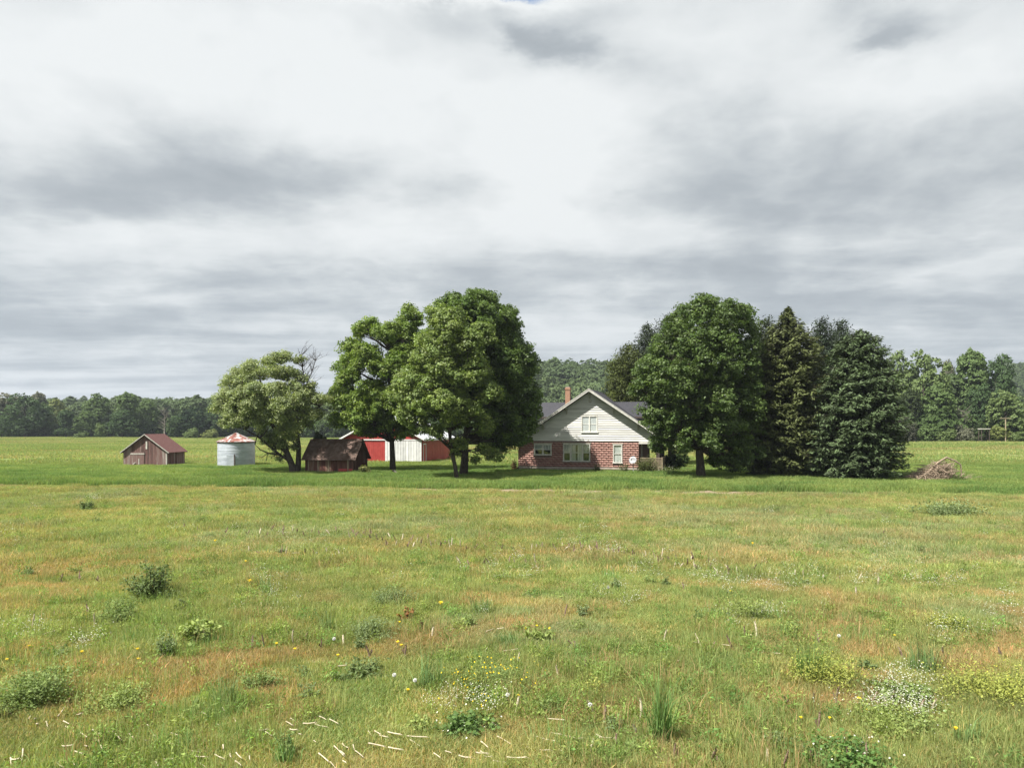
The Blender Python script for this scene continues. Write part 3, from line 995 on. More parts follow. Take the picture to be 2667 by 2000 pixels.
    keep &= ~((x > 0.5 * y - 25) & (y > 300) & (x < 0.66 * y))
    x1, y1 = x[keep], y[keep]
    y2 = r.uniform(178, 300, 900)
    x2 = r.uniform(0.47, 0.70, 900) * y2
    k2 = x2 < 0.685 * y2 - 0.25 * (y2 - 178) * 0.1
    k2 &= x2 < 108 + (y2 - 178) * .45
    x, y = np.concatenate([x1, x2[k2]]), np.concatenate([y1, y2[k2]])
    n = len(x)
    pts = np.stack([x, y, height(x, y) - .3], 1)
    s = r.uniform(.55, 1.12, n)
    sc = np.stack([s * r.uniform(.85, 1.2, n), s * r.uniform(.85, 1.2, n), s], 1)
    tone = fbm(x / 30, y / 30, 8)[:, None] + r.normal(size=(n, 1)) * .16
    tint = np.array([.15, .215, .10]) + np.clip(tone - .25, 0, 1) * np.array([.075, .085, .022])
    tint = tint * r.uniform(.75, 1.25, (n, 1))
    scatter('far_woods', ins[:4], pts, r.uniform(0, 6.28, n), sc, tint, r.integers(0, 4, n), 'dense green woods covering the low hills behind the fields')
    # undergrowth closing the foot of the wood edges
    n = 520
    y = r.uniform(262, 282, n)
    x = r.uniform(-.74, .1, n) * y
    yr = r.uniform(160, 178, 170)
    xr = r.uniform(.50, .69, 170) * yr
    x, y = np.concatenate([x, xr]), np.concatenate([y, yr])
    n = len(x)
    s = r.uniform(.5, 1.5, n)
    scatter('undergrowth', ins[4:5], np.stack([x, y, height(x, y) - .1], 1), r.uniform(0, 6.28, n), np.stack([s, s, s * r.uniform(.8, 1.6, n)], 1),
            np.array([.08, .125, .042]) * r.uniform(.6, 1.7, (n, 1)), np.zeros(n), 'shrubby undergrowth along the foot of the wood edge')


build_woods()


# ---------------------------------------------------------------- building materials
def mat_planks(name, cols, zs=0.5, xs=9.0, rough=0.9):
    """weathered boards: streaks run along local z; each board takes its own tone"""
    m, t, b = new_mat(name)
    tc = t.n('ShaderNodeTexCoord')
    rnd = t.n('ShaderNodeObjectInfo').outputs['Random']
    mp = t.n('ShaderNodeMapping')
    m.node_tree.links.new(tc.outputs['Object'], mp.inputs[0])
    mp.inputs['Scale'].default_value = (xs, xs, zs)
    off = t.comb(t.math('MULTIPLY', rnd, 40.0), t.math('MULTIPLY', rnd, 17.0), t.math('MULTIPLY', rnd, 9.0))
    vadd = t.n('ShaderNodeVectorMath', operation='ADD')
    m.node_tree.links.new(mp.outputs[0], vadd.inputs[0])
    m.node_tree.links.new(off, vadd.inputs[1])
    f = t.noise(vadd.outputs[0], 1.6, 6, .65)
    f = t.math('ADD', t.math('MULTIPLY', f, .75), t.math('MULTIPLY', rnd, .28))
    n = len(cols)
    col = t.ramp(f, [(0.32 + .42 * i / (n - 1), c) for i, c in enumerate(cols)])
    m.node_tree.links.new(col, b.inputs['Base Color'])
    b.inputs['Roughness'].default_value = rough
    b.inputs['Specular IOR Level'].default_value = .15
    return m


M['grey_plank'] = mat_planks('grey_plank', [(.075, .052, .045), (.14, .075, .068), (.19, .13, .115), (.30, .27, .245)], .5)
M['brown_plank'] = mat_planks('brown_plank', [(.05, .03, .022), (.10, .04, .032), (.15, .085, .06), (.21, .16, .12)], .5)
M['red_shingle'] = mat_noise('red_shingle', (.115, .060, .056), (.165, .088, .080), 9, .95, .3, .1)
M['rust_metal'] = mat_noise('rust_metal', (.085, .055, .044), (.165, .115, .095), 2.2, .8, .1, .2, (1.5, 1.5, 1.5), c3=(.085, .05, .038))  # rust, darkened overall to carry the leaning tree's shade on the shed roof
M['old_trim'] = mat_noise('old_trim', (.30, .29, .26), (.50, .48, .43), 8, .8, .1, .2)
M['white_paint'] = mat_noise('white_paint', (.50, .485, .44), (.66, .65, .60), 5, .7, 0, .2)
M['siding'] = mat_noise('siding', (.50, .495, .47), (.62, .615, .59), 2.6, .7, 0, .2, (.35, 1, 2.2), lo=.3, hi=.6)
M['block'] = mat_noise('block', (.275, .150, .125), (.40, .265, .22), 5, .95, .7, .1, (1, 1, 1.6), c3=(.27, .125, .11))
M['mortar'] = mat_noise('mortar', (.20, .13, .115), (.29, .21, .19), 8, .95, .2, .1)
M['concrete'] = mat_noise('concrete', (.33, .28, .235), (.46, .40, .34), 3, .92, .2, .12)
M['shingle'] = mat_noise('shingle', (.034, .035, .040), (.058, .058, .066), 11, .93, .4, .12, (1, 1, 1))
M['chimney_brick'] = mat_noise('chimney_brick', (.25, .135, .09), (.36, .225, .15), 9, .9, .2, .1)
M['dark_backing'] = mat_noise('dark_backing', (.015, .015, .016), (.03, .03, .03), 2, .9)  # near-black colour standing in for unlit space behind panes and planks
M['curtain'] = mat_noise('curtain', (.36, .37, .36), (.62, .62, .59), 14, .9, 0, .1, (1.2, 1, .05), lo=.4, hi=.55)
M['porch_wood'] = mat_noise('porch_wood', (.20, .16, .11), (.34, .28, .20), 6, .9, .1, .1, (3, 3, .4))
M['porch_dark'] = mat_noise('porch_dark', (.05, .04, .035), (.09, .07, .06), 6, .9)
M['red_metal'] = mat_noise('red_metal', (.30, .035, .032), (.38, .055, .048), 2, .5, 0, .4)
M['white_metal'] = mat_noise('white_metal', (.54, .545, .54), (.66, .66, .645), 2, .45, 0, .4)
M['pale_roof'] = mat_noise('pale_roof', (.50, .52, .55), (.66, .68, .70), 2, .4, 0, .5)
M['galv'] = mat_noise('galv', (.38, .42, .47), (.52, .56, .61), 1.6, .5, .05, .4, (1, 1, 2.5), metal=.25)
M['galv_roof'] = mat_noise('galv_roof', (.21, .085, .065), (.42, .41, .40), 2.4, .8, .1, .15, (1.0, 1.0, .35), lo=.44, hi=.55, c3=(.24, .10, .08))
M['dish'] = mat_noise('dish', (.26, .27, .28), (.34, .35, .36), 3, .5, 0, .4)
M['tan_earth'] = mat_noise('tan_earth', (.36, .28, .19), (.50, .41, .29), 2, .95)


def mat_glass():
    m, t, b = new_mat('window_glass')
    tr = t.n('ShaderNodeBsdfTransparent')
    tr.inputs[0].default_value = (.93, .95, .95, 1)
    gl = t.n('ShaderNodeBsdfGlossy')
    gl.inputs['Roughness'].default_value = .03
    mx = t.n('ShaderNodeMixShader')
    mx.inputs[0].default_value = .07
    m.node_tree.links.new(tr.outputs[0], mx.inputs[1])
    m.node_tree.links.new(gl.outputs[0], mx.inputs[2])
    m.node_tree.links.new(mx.outputs[0], m.node_tree.nodes['Material Output'].inputs[0])
    return m


M['glass'] = mat_glass()


# ---------------------------------------------------------------- the farmhouse
TH = math.radians(15)
HO = Vector((6.6, 68.3, 0))


def build_house():
    root = thing('farmhouse', 'farmhouse of red block with white gable, dark roof and brick chimney', 'house', HO, -TH)
    U0, U1, PU, PZ, ZB, D = -6.25, 5.05, 0.6, 7.45, 2.74, 11.0
    SL = 0.672

    def rz(u):
        return PZ - SL * abs(u - PU)
    # walls (core), a few centimetres behind the faced blocks
    w = MB()
    w.box(U0, U1, 0.10, D, -.3, ZB)
    w.prism([(U0 - .05, .05, ZB), (7.0, .05, ZB), (7.0, .05, rz(7.0) - .12), (PU, .05, PZ - .12), (U0 - .05, .05, rz(U0 - .05) - .12)], (0, .0, 0), (0, D - .1, 0))
    wall = w.build('wall', M['mortar'], root)
    wins = [(-4.62, -3.08, 1.46, 2.36, 2, 0), (-1.84, .56, .90, 2.40, 3, 1), (2.80, 3.50, .80, 2.36, 1, 2), (-.10, 1.24, 3.58, 4.98, 2, 3)]
    # blocks, each its own piece
    bw, bh, jt = .44, .206, .017
    rng2 = random.Random(3)
    shapes = []
    for k in range(4):
        m = MB()
        h2, w2 = (bh - jt) / 2, (bw - jt) / 2
        e = .03
        o = .075
        j = lambda s: rng2.uniform(-s, s)
        vs = [(-w2, .06, -h2), (w2, .06, -h2), (w2, .06, h2), (-w2, .06, h2), (-w2, 0, -h2), (w2, 0, -h2), (w2, 0, h2), (-w2, 0, h2),
              (-w2 + e + j(.01), -o + j(.012), -h2 + .075 + j(.014)), (w2 - e + j(.01), -o + j(.012), -h2 + .075 + j(.014)), (w2 - e + j(.01), -o * .55 + j(.01), h2 - .04), (-w2 + e + j(.01), -o * .55 + j(.01), h2 - .04)]
        m.add(vs, [(0, 1, 5, 4), (1, 2, 6, 5), (2, 3, 7, 6), (3, 0, 4, 7), (4, 5, 9, 8), (5, 6, 10, 9), (6, 7, 11, 10), (7, 4, 8, 11), (8, 9, 10, 11)])
        shapes.append(m.mesh('block', M['block']))
    row = 0
    z = .34
    while z + bh <= ZB + .02:
        u = U0 - (0 if row % 2 else bw / 2)
        while u < U1 - .04:
            a, b2 = max(u, U0), min(u + bw, U1)
            cut = [(a, b2)]
            for (wa, wb, wz0, wz1, _, _) in wins[:3]:
                if z + bh > wz0 - .10 and z < wz1 + .02:
                    nc = []
                    for (p, q) in cut:
                        if p < wa - .05:
                            nc.append((p, min(q, wa - .05)))
                        if q > wb + .05:
                            nc.append((max(p, wb + .05), q))
                    cut = nc
            for (p, q) in cut:
                if q - p > .06:
                    o = link('block', rng2.choice(shapes), wall)
                    o.location = ((p + q) / 2, .06, z + bh / 2)
                    o.scale = ((q - p) / bw, 1, 1)
            u += bw
        z += bh
        row += 1
    # foundation
    MB().box(U0 - .04, U1 + .04, -.04, .1, .17, .333).build('water_table', M['concrete'], root)
    MB().box(U0, U1, .0, .1, -.3, .166).build('foundation', M['concrete'], root)
    # gable siding board by board
    gab = MB().prism([(U0 - .03, .052, ZB + .02), (7.0, .052, ZB + .02), (7.0, .052, rz(7.0) - .14), (PU, .052, PZ - .14), (U0 - .03, .052, rz(U0 - .03) - .14)], (0, -.03, 0), (0, -.002, 0)).build('gable_wall', M['siding'], root)
    z, bz = ZB, .205
    while z < PZ - .3:
        zt = z + bz
        segs = []
        lo = lambda zz: max(U0 - .03, PU - (PZ - .15 - zz) / SL)
        hi = lambda zz: min(7.0, PU + (PZ - .15 - zz) / SL)
        a0, b0, a1, b1 = lo(z), hi(z), lo(zt), hi(zt)
        if b1 - a1 < .05:
            a1, b1 = PU - .02, PU + .02
        wa, wb, wz0, wz1, _, _ = wins[3]
        if zt > wz0 - .12 and z < wz1 + .10:
            segs = [(a0, wa - .09, a1, wa - .09), (wb + .09, b0, wb + .09, b1)]
        else:
            segs = [(a0, b0, a1, b1)]
        for (p0, q0, p1, q1) in segs:
            m = MB()
            yb, yt = -.028, .016
            m.add([(p0, yb, z), (q0, yb, z), (q1, yt, zt), (p1, yt, zt), (p0, .021, z), (q0, .021, z), (q1, .021, zt), (p1, .021, zt)],
                  [(0, 1, 2, 3), (0, 4, 5, 1), (3, 2, 6, 7), (0, 3, 7, 4), (1, 5, 6, 2)])
            m.build('siding_board', M['siding'], gab)
        z += bz
    # round louvre in the gable
    MB().tube([(PU + .02, -.03, 6.42), (PU + .02, .0, 6.42)], .17, 16).build('gable_vent', M['old_trim'], root)
    # roof: two slopes, thick, with overhangs
    FO, BO, T = .66, .5, .16
    for s in (-1, 1):
        ue = U0 - .55 if s < 0 else 7.40
        z1 = PZ + .06 - SL * abs(ue - PU)
        m = MB()
        m.prism([(PU, 0, PZ + .06), (ue, 0, z1), (ue, 0, z1 - T), (PU, 0, PZ + .06 - T)] if s > 0 else
                [(PU, 0, PZ + .06), (PU, 0, PZ + .06 - T), (ue, 0, z1 - T), (ue, 0, z1)], (0, -FO, 0), (0, D + BO, 0))
        slope = m.build('roof_slope', M['shingle'], root)
        # rake board along the gable edge
        MB().prism([(PU, 0, PZ + .075), (ue, 0, z1 + .015), (ue, 0, z1 - .21), (PU, 0, PZ + .075 - .225)] if s > 0 else
                   [(PU, 0, PZ + .075), (PU, 0, PZ + .075 - .225), (ue, 0, z1 - .21), (ue, 0, z1 + .015)], (0, -FO - .045, 0), (0, -FO - .003, 0)).build('rake_board', M['white_paint'], root)
        # narrower moulding above it
        MB().prism([(PU, 0, PZ + .10), (ue, 0, z1 + .04), (ue, 0, z1 - .03), (PU, 0, PZ + .03)] if s > 0 else
                   [(PU, 0, PZ + .10), (PU, 0, PZ + .03), (ue, 0, z1 - .03), (ue, 0, z1 + .04)], (0, -FO - .075, 0), (0, -FO - .048, 0)).build('rake_moulding', M['white_paint'], root)
    MB().prism([(PU - .16, 0, PZ - .03), (PU, 0, PZ + .09), (PU + .16, 0, PZ - .03)], (0, -FO, 0), (0, D + BO, 0)).build('ridge_cap', M['shingle'], root)
    # knee brackets under the overhang
    for u in (PU, -1.55, -3.75, 2.80, 5.0):
        zz = rz(u) - .15
        m = MB()
        m.box(u - .05, u + .05, -FO + .06, -.03, zz - .13, zz - .02)
        m.box(u - .05, u + .05, -.13, -.032, zz - .62, zz - .135)
        m.prism([(u - .045, -FO + .16, zz - .135), (u - .045, -FO + .26, zz - .135), (u - .045, -.132, zz - .54), (u - .045, -.132, zz - .62)], (0, 0, 0), (.09, 0, 0))
        m.build('bracket', M['old_trim'], root)
    # cross gable dormers left and right
    for s in (-1, 1):
        u_in = PU
        u_out = -5.9 if s < 0 else 6.3
        y0, y1, zr, ze = 3.0, 8.2, 6.50, 5.02
        ym = (y0 + y1) / 2
        m = MB()
        a, b2 = min(u_in, u_out), max(u_in, u_out)
        wa = a + .35 if s < 0 else a
        wb = b2 if s < 0 else b2 - .35
        m.prism([(0, y0 + .4, 2.8), (0, y1 - .4, 2.8), (0, y1 - .4, ze + .12), (0, ym, zr - .15), (0, y0 + .4, ze + .12)], (wa, 0, 0), (wb, 0, 0))
        dw = m.build('dormer', M['siding'], root)
        for k in (-1, 1):
            ye = y0 - .1 if k < 0 else y1 + .1
            MB().prism([(0, ym, zr), (0, ye, ze), (0, ye, ze - .12), (0, ym, zr - .12)], (a, 0, 0), (b2, 0, 0)).build('roof', M['shingle'], dw)
        MB().box(a, b2, y0 - .13, y0 - .103, ze - .16, ze + .0).build('fascia', M['porch_dark'], dw)
    # chimney
    ch = MB().box(-2.65, -2.18, 4.9, 5.4, 5.0, 7.95)
    ch.box(-2.69, -2.14, 4.86, 5.44, 7.72, 7.86)
    c = ch.build('chimney', M['chimney_brick'], root)
    MB().box(-2.60, -2.23, 4.95, 5.35, 7.95, 8.03).build('flue', M['concrete'], c)

    # windows
    def window(u0, u1, z0, z1, n, k):
        yf = -.035 if k < 3 else -.045
        fr = MB()
        t = .07
        fr.box(u0 - t, u1 + t, yf, .09, z1, z1 + .11)
        fr.box(u0 - t, u0, yf + .004, .09, z0, z1)
        fr.box(u1, u1 + t, yf + .004, .09, z0, z1)
        o = fr.build('window', M['white_paint'], root)
        MB().box(u0 - t - .05, u1 + t + .05, yf - .05, .088, z0 - .08, z0).build('sill', M['white_paint'], o)
        if k < 3:
            MB().box(u0 - t - .1, u1 + t + .1, yf - .02, .086, z1 + .112, z1 + .20).build('lintel', M['concrete'], o)
        MB().box(u0, u1, .075, .098, z0, z1).build('window_backing', M['dark_backing'], o)  # flat backing panel, the unlit room's darkness is put into its colour
        mull = .09
        if n == 3:
            ws = [.27, .46, .27]
        else:
            ws = [1.0 / n] * n
        tot = (u1 - u0) - mull * (n - 1)
        a = u0
        for i in range(n):
            b2 = a + tot * ws[i]
            if i < n - 1:
                MB().box(b2, b2 + mull, yf + .006, .07, z0, z1).build('mullion', M['white_paint'], o)
            zm = (z0 + z1) / 2
            s = MB()
            e = .032
            y0_, y1_ = .0, .035
            s.box(a, b2, y0_, y1_, zm - .025, zm + .025)
            s.box(a, a + e, y0_, y1_, z0, zm - .0251); s.box(b2 - e, b2, y0_, y1_, z0, zm - .0251)
            s.box(a, a + e, y0_, y1_, zm + .0251, z1); s.box(b2 - e, b2, y0_, y1_, zm + .0251, z1)
            s.box(a + e, b2 - e, y0_, y1_, z0, z0 + e); s.box(a + e, b2 - e, y0_, y1_, z1 - e, z1)
            s.build('sash', M['white_paint'], o)
            for (p, q) in ((z0 + e, zm - .026), (zm + .026, z1 - e)):
                MB().box(a + e, b2 - e, .014, .018, p, q).build('pane', M['glass'], o)
            # curtains: folded sheets
            zc = {0: zm + .02, 1: zm if i != 1 else z0 + .05, 2: z0 + .05, 3: zm + .02}[k]
            sides = [(a, b2)]
            if k == 1 and i == 1:
                sides = [(a, a + (b2 - a) * .42), (b2 - (b2 - a) * .42, b2)]
            for (p, q) in sides:
                m = MB()
                nn = 24
                vs = []
                for zz in (zc, z1):
                    for w_ in range(nn + 1):
                        vs.append((p + (q - p) * w_ / nn, .054 + .012 * math.sin(w_ * 1.9 + i), zz))
                m.add(vs, [(w_, w_ + 1, w_ + nn + 2, w_ + nn + 1) for w_ in range(nn)])
                m.build('curtain', M['curtain'], o)
            a = b2 + mull
    for a in wins:
        window(*a)
    # porch along the right side under the long roof slope
    pf = MB().box(U1 + .02, 7.15, .25, 8.0, .30, .42)
    pf.box(U1 + .02, 7.1, .3, 7.9, -.3, .296)
    pf.build('porch_floor', M['porch_wood'], root)
    MB().box(U1 + .01, 7.02, -.02, .20, 2.50, 2.735).build('porch_beam', M['white_paint'], root)
    MB().box(6.80, 7.02, .205, 7.9, 2.50, 2.735).build('porch_beam', M['white_paint'], root)
    for (u, y) in ((6.72, .32), (6.72, 2.6), (6.72, 5.2), (6.72, 7.7)):
        MB().box(u - .14, u + .16, y, y + .28, .421, 2.498).build('post', M['porch_dark'], root)
    MB().box(5.0521, 5.10, 2.2, 3.2, .43, 2.4).build('door', M['white_paint'], root)
    rail = MB().box(U1 + .1, 7.14, .16, .25, 1.18, 1.25).build('porch_railing', M['porch_wood'], root)
    MB().box(7.06, 7.15, .255, 7.8, 1.18, 1.25).build('rail', M['porch_wood'], rail)
    u = U1 + .12
    while u < 7.1:
        MB().box(u, u + .085, .19, .22, .1, 1.178).build('slat', M['porch_wood'], rail)
        u += .125
    y = .3
    while y < 7.7:
        MB().box(7.09, 7.12, y, y + .085, .43, 1.178).build('slat', M['porch_wood'], rail)
        y += .3
    MB().box(7.06, 7.17, .14, .25, -.1, 1.30).build('corner_post', M['porch_wood'], rail)


build_house()


# ---------------------------------------------------------------- outbuildings
def boards_wall(root, mat, p0, p1, zlo, ztop, seed, step=.2, gap=.008, holes=(), name='wall', dark=None, thick=.03, miss=0.0):
    """vertical boards from p0 to p1 (local xy), the top given by ztop(s); each board its own object under a wall core"""
    r = random.Random(seed)
    p0, p1 = Vector((*p0, 0)), Vector((*p1, 0))
    L = (p1 - p0).length
    ex = (p1 - p0) / L
    ny = Vector((ex.y, -ex.x, 0))          # outward
    core = MB()
    n = 8
    c = [p0 + ex * (L * i / n) for i in range(n + 1)]
    for i in range(n):
        a, b = c[i], c[i + 1]
        poly = [a + Vector((0, 0, zlo)), b + Vector((0, 0, zlo)), b + Vector((0, 0, ztop(L * (i + 1) / n) - .06)), a + Vector((0, 0, ztop(L * i / n) - .06))]
        core.prism(poly, -ny * .06, -ny * .012)
    w = core.build(name, dark or M['dark_backing'], root)
    s = 0.0
    while s < L - .02:
        bw = min(step * r.uniform(.8, 1.25), L - s)
        a, b = s + gap / 2, s + bw - gap / 2
        if not (r.random() < miss):
            za = zlo + r.uniform(-.05, .06)
            off = ny * r.uniform(0, .012)
            poly = [p0 + ex * a + Vector((0, 0, za)), p0 + ex * b + Vector((0, 0, za)), p0 + ex * b + Vector((0, 0, ztop(b) - .03)), p0 + ex * a + Vector((0, 0, ztop(a) - .03))]
            for (h0, h1, zz0, zz1) in holes:
                if a > h0 and b < h1:
                    poly[0].z = poly[1].z = zz1
            MB().prism(poly, off, off + ny * thick).build('plank', mat, w)
        s += bw
    return w


def gable_shed(name, label, cat, corner, rz, W, D, eave, peak, plank, roofmat, seed, ridge='y', over=.25, roof_boards=0):
    """corner: front right ground corner; the front runs to local -x, the depth to local +y"""
    root = thing(name, label, cat, corner, rz)
    if ridge == 'y':
        fz = lambda s: peak - (peak - eave) * abs(s - W / 2) / (W / 2)
        boards_wall(root, plank, (-W, 0), (0, 0), -.2, fz, seed, name='front_wall', holes=[(.95, 1.12, .2, .55)] if seed == 41 else ())
        boards_wall(root, plank, (0, 0), (0, D), -.2, lambda s: eave, seed + 1, name='side_wall')
        boards_wall(root, plank, (-W, D), (-W, 0), -.2, lambda s: eave, seed + 2, name='side_wall', step=.5)
        boards_wall(root, plank, (0, D), (-W, D), -.2, fz, seed + 3, name='back_wall', step=.5)
        sl = (peak - eave) / (W / 2)
        for s in (-1, 1):
            ue = -W / 2 + s * (W / 2 + over)
            ze = peak - sl * (W / 2 + over)
            poly = [(-W / 2, 0, peak + .09), (ue, 0, ze + .09), (ue, 0, ze + .02), (-W / 2, 0, peak + .02)]
            if s < 0:
                poly.reverse()
            rf = MB().prism(poly, (0, -over, 0), (0, D + over, 0)).build('roof_slope', roofmat, root)
            poly = [(-W / 2, 0, peak + .10), (ue, 0, ze + .10), (ue, 0, ze + .0), (-W / 2, 0, peak + .0)]
            if s < 0:
                poly.reverse()
            MB().prism(poly, (0, -over - .03, 0), (0, -over - .003, 0)).build('rake_board', M['old_trim'], root)
    else:
        fz = lambda s: peak - (peak - eave) * abs(s - D / 2) / (D / 2)
        boards_wall(root, plank, (-W, 0), (0, 0), -.2, lambda s: eave, seed, name='front_wall')
        boards_wall(root, plank, (0, 0), (0, D), -.2, fz, seed + 1, name='side_wall')
        boards_wall(root, plank, (-W, D), (-W, 0), -.2, fz, seed + 2, name='side_wall', step=.5)
        boards_wall(root, plank, (0, D), (-W, D), -.2, lambda s: eave, seed + 3, name='back_wall', step=.5)
        sl = (peak - eave) / (D / 2)
        r = random.Random(seed)
        for s in (-1, 1):
            ye = D / 2 + s * (D / 2 + over)
            ze = peak - sl * (D / 2 + over)
            a, b = -W - over, over
            rf = MB().prism([(0, D / 2, peak + .06), (0, ye, ze + .06), (0, ye, ze + .02), (0, D / 2, peak + .02)], (a, 0, 0), (b, 0, 0)).build('roof_slope', roofmat, root)
            n = 8
            for i in range(n):
                x0 = a + (b - a) * i / n + .01
                x1 = a + (b - a) * (i + 1) / n - .01
                dz = r.uniform(.0, .02)
                j = r.uniform(-.05, .08)
                MB().prism([(0, D / 2, peak + .085 + dz), (0, ye + s * j, ze - sl * j + .085 + dz), (0, ye + s * j, ze - sl * j + .064), (0, D / 2, peak + .064)],
                           (x0, 0, 0), (x1, 0, 0)).build('roof_sheet', roofmat, rf)
    return root


def build_sheds():
    d = 76.0
    c = at(436.5, HY + CH * F / d, d)
    r = gable_shed('barn', 'small weathered grey plank barn with reddish roof left of the bin', 'barn', c, math.radians(-3), 4.65, 3.5, 1.50, 3.20, M['grey_plank'], M['red_shingle'], 41)
    dr = MB().box(-3.85, -2.45, -.075, -.045, .10, 1.42).build('door', M['grey_plank'], r)
    MB().box(-3.90, -2.4, -.10, -.077, 1.20, 1.32).build('batten', M['old_trim'], dr)
    MB().box(-3.05, -2.93, -.10, -.077, .05, .75).build('batten', M['old_trim'], dr)
    MB().box(-2.28, -2.12, -.07, -.045, 1.75, 2.55).build('patch_board', M['old_trim'], r)
    m = MB()
    m.prism([(-3.62, 0, .22), (-3.35, 0, .42), (-3.31, 0, .36), (-3.58, 0, .16)], (0, -.14, 0), (0, -.105, 0))
    m.build('loose_board', M['old_trim'], r)
    MB().box(-.16, -.02, -.07, -.043, -.2, 1.45).build('corner_board', M['old_trim'], r)
    d = 64.0
    c = at(921, HY + CH * F / d, d)
    r = gable_shed('shed', 'low dark brown plank shed under rusty roof beside the leaning tree', 'shed', c, math.radians(-10), 4.45, 3.2, 1.38, 2.88, M['brown_plank'], M['rust_metal'], 51, 'x', .28)
    for x in (-4.2, -3.3, -2.35, -.55):
        MB().box(x, x + .1, -.075, -.045, -.2, 1.32).build('post', M['porch_wood'], r)
    MB().box(-1.35, -.1, -.075, -.045, -.1, .42).build('patch_board', M['red_metal'], r)['label'] = 'reddish low board panel'


build_sheds()


def build_bin():
    d = 76.2
    c = at(615.5, HY + CH * F / d, d)
    R, zt = 1.82, 2.52
    root = thing('grain_bin', 'round galvanised steel grain bin with rusty cone roof', 'grain bin', c, 0)
    rings = 3
    for k in range(rings):
        z0, z1 = -.1 + (zt + .1) * k / rings, -.1 + (zt + .1) * (k + 1) / rings
        prof = []
        n = 26
        for i in range(n + 1):
            z = z0 + (z1 - z0) * i / n
            prof.append((R + .012 * math.sin(i / n * 2 * math.pi * 6.5) + (.012 if k % 2 else 0), z))
        MB().lathe(prof, 56).build('wall_ring', M['galv'], root, True)
    MB().lathe([(R + .07, zt - .10), (R + .10, zt - .02), (R + .10, zt + .015)], 56).build('eave_ring', M['rust_metal'], root)
    n = 16
    for k in range(n):
        a0, a1 = 2 * math.pi * k / n, 2 * math.pi * (k + 1) / n
        m = MB()
        ro, ri, zo, zi = R + .11, .24, zt + .0, 3.30
        vs = [(math.cos(a) * r, math.sin(a) * r, z) for a in (a0, (a0 + a1) / 2, a1) for r, z in ((ro, zo), (ri, zi))]
        m.add(vs, [(0, 2, 3, 1), (2, 4, 5, 3)])
        o = m.build('roof_panel', M['galv_roof'], root)
        MB().tube([(math.cos(a0) * ro, math.sin(a0) * ro, zo + .015), (math.cos(a0) * ri, math.sin(a0) * ri, zi + .015)], .022, 4).build('rib', M['galv_roof'], o)
    MB().lathe([(.27, 3.26), (.27, 3.36), (.05, 3.44), (.0, 3.45)], 16).build('cap', M['galv_roof'], root)
    # door facing the camera side
    az = math.atan2(-c.y, -c.x) - math.radians(-16) * -1 - math.radians(2)
    mt = Matrix.Rotation(az + math.pi / 2, 4, 'Z')
    dm = MB().box(-.36, .36, -R - .05, -R - .018, .05, 1.18, mt).build('door', M['galv'], root)
    MB().box(.362, .47, -R - .07, -R - .0, .0, 1.26, mt).build('door_jamb', M['porch_dark'], root)
    MB().box(-.42, .36, -R - .06, -R - .019, 1.183, 1.24, mt).build('door_rail', M['galv'], dm)


build_bin()


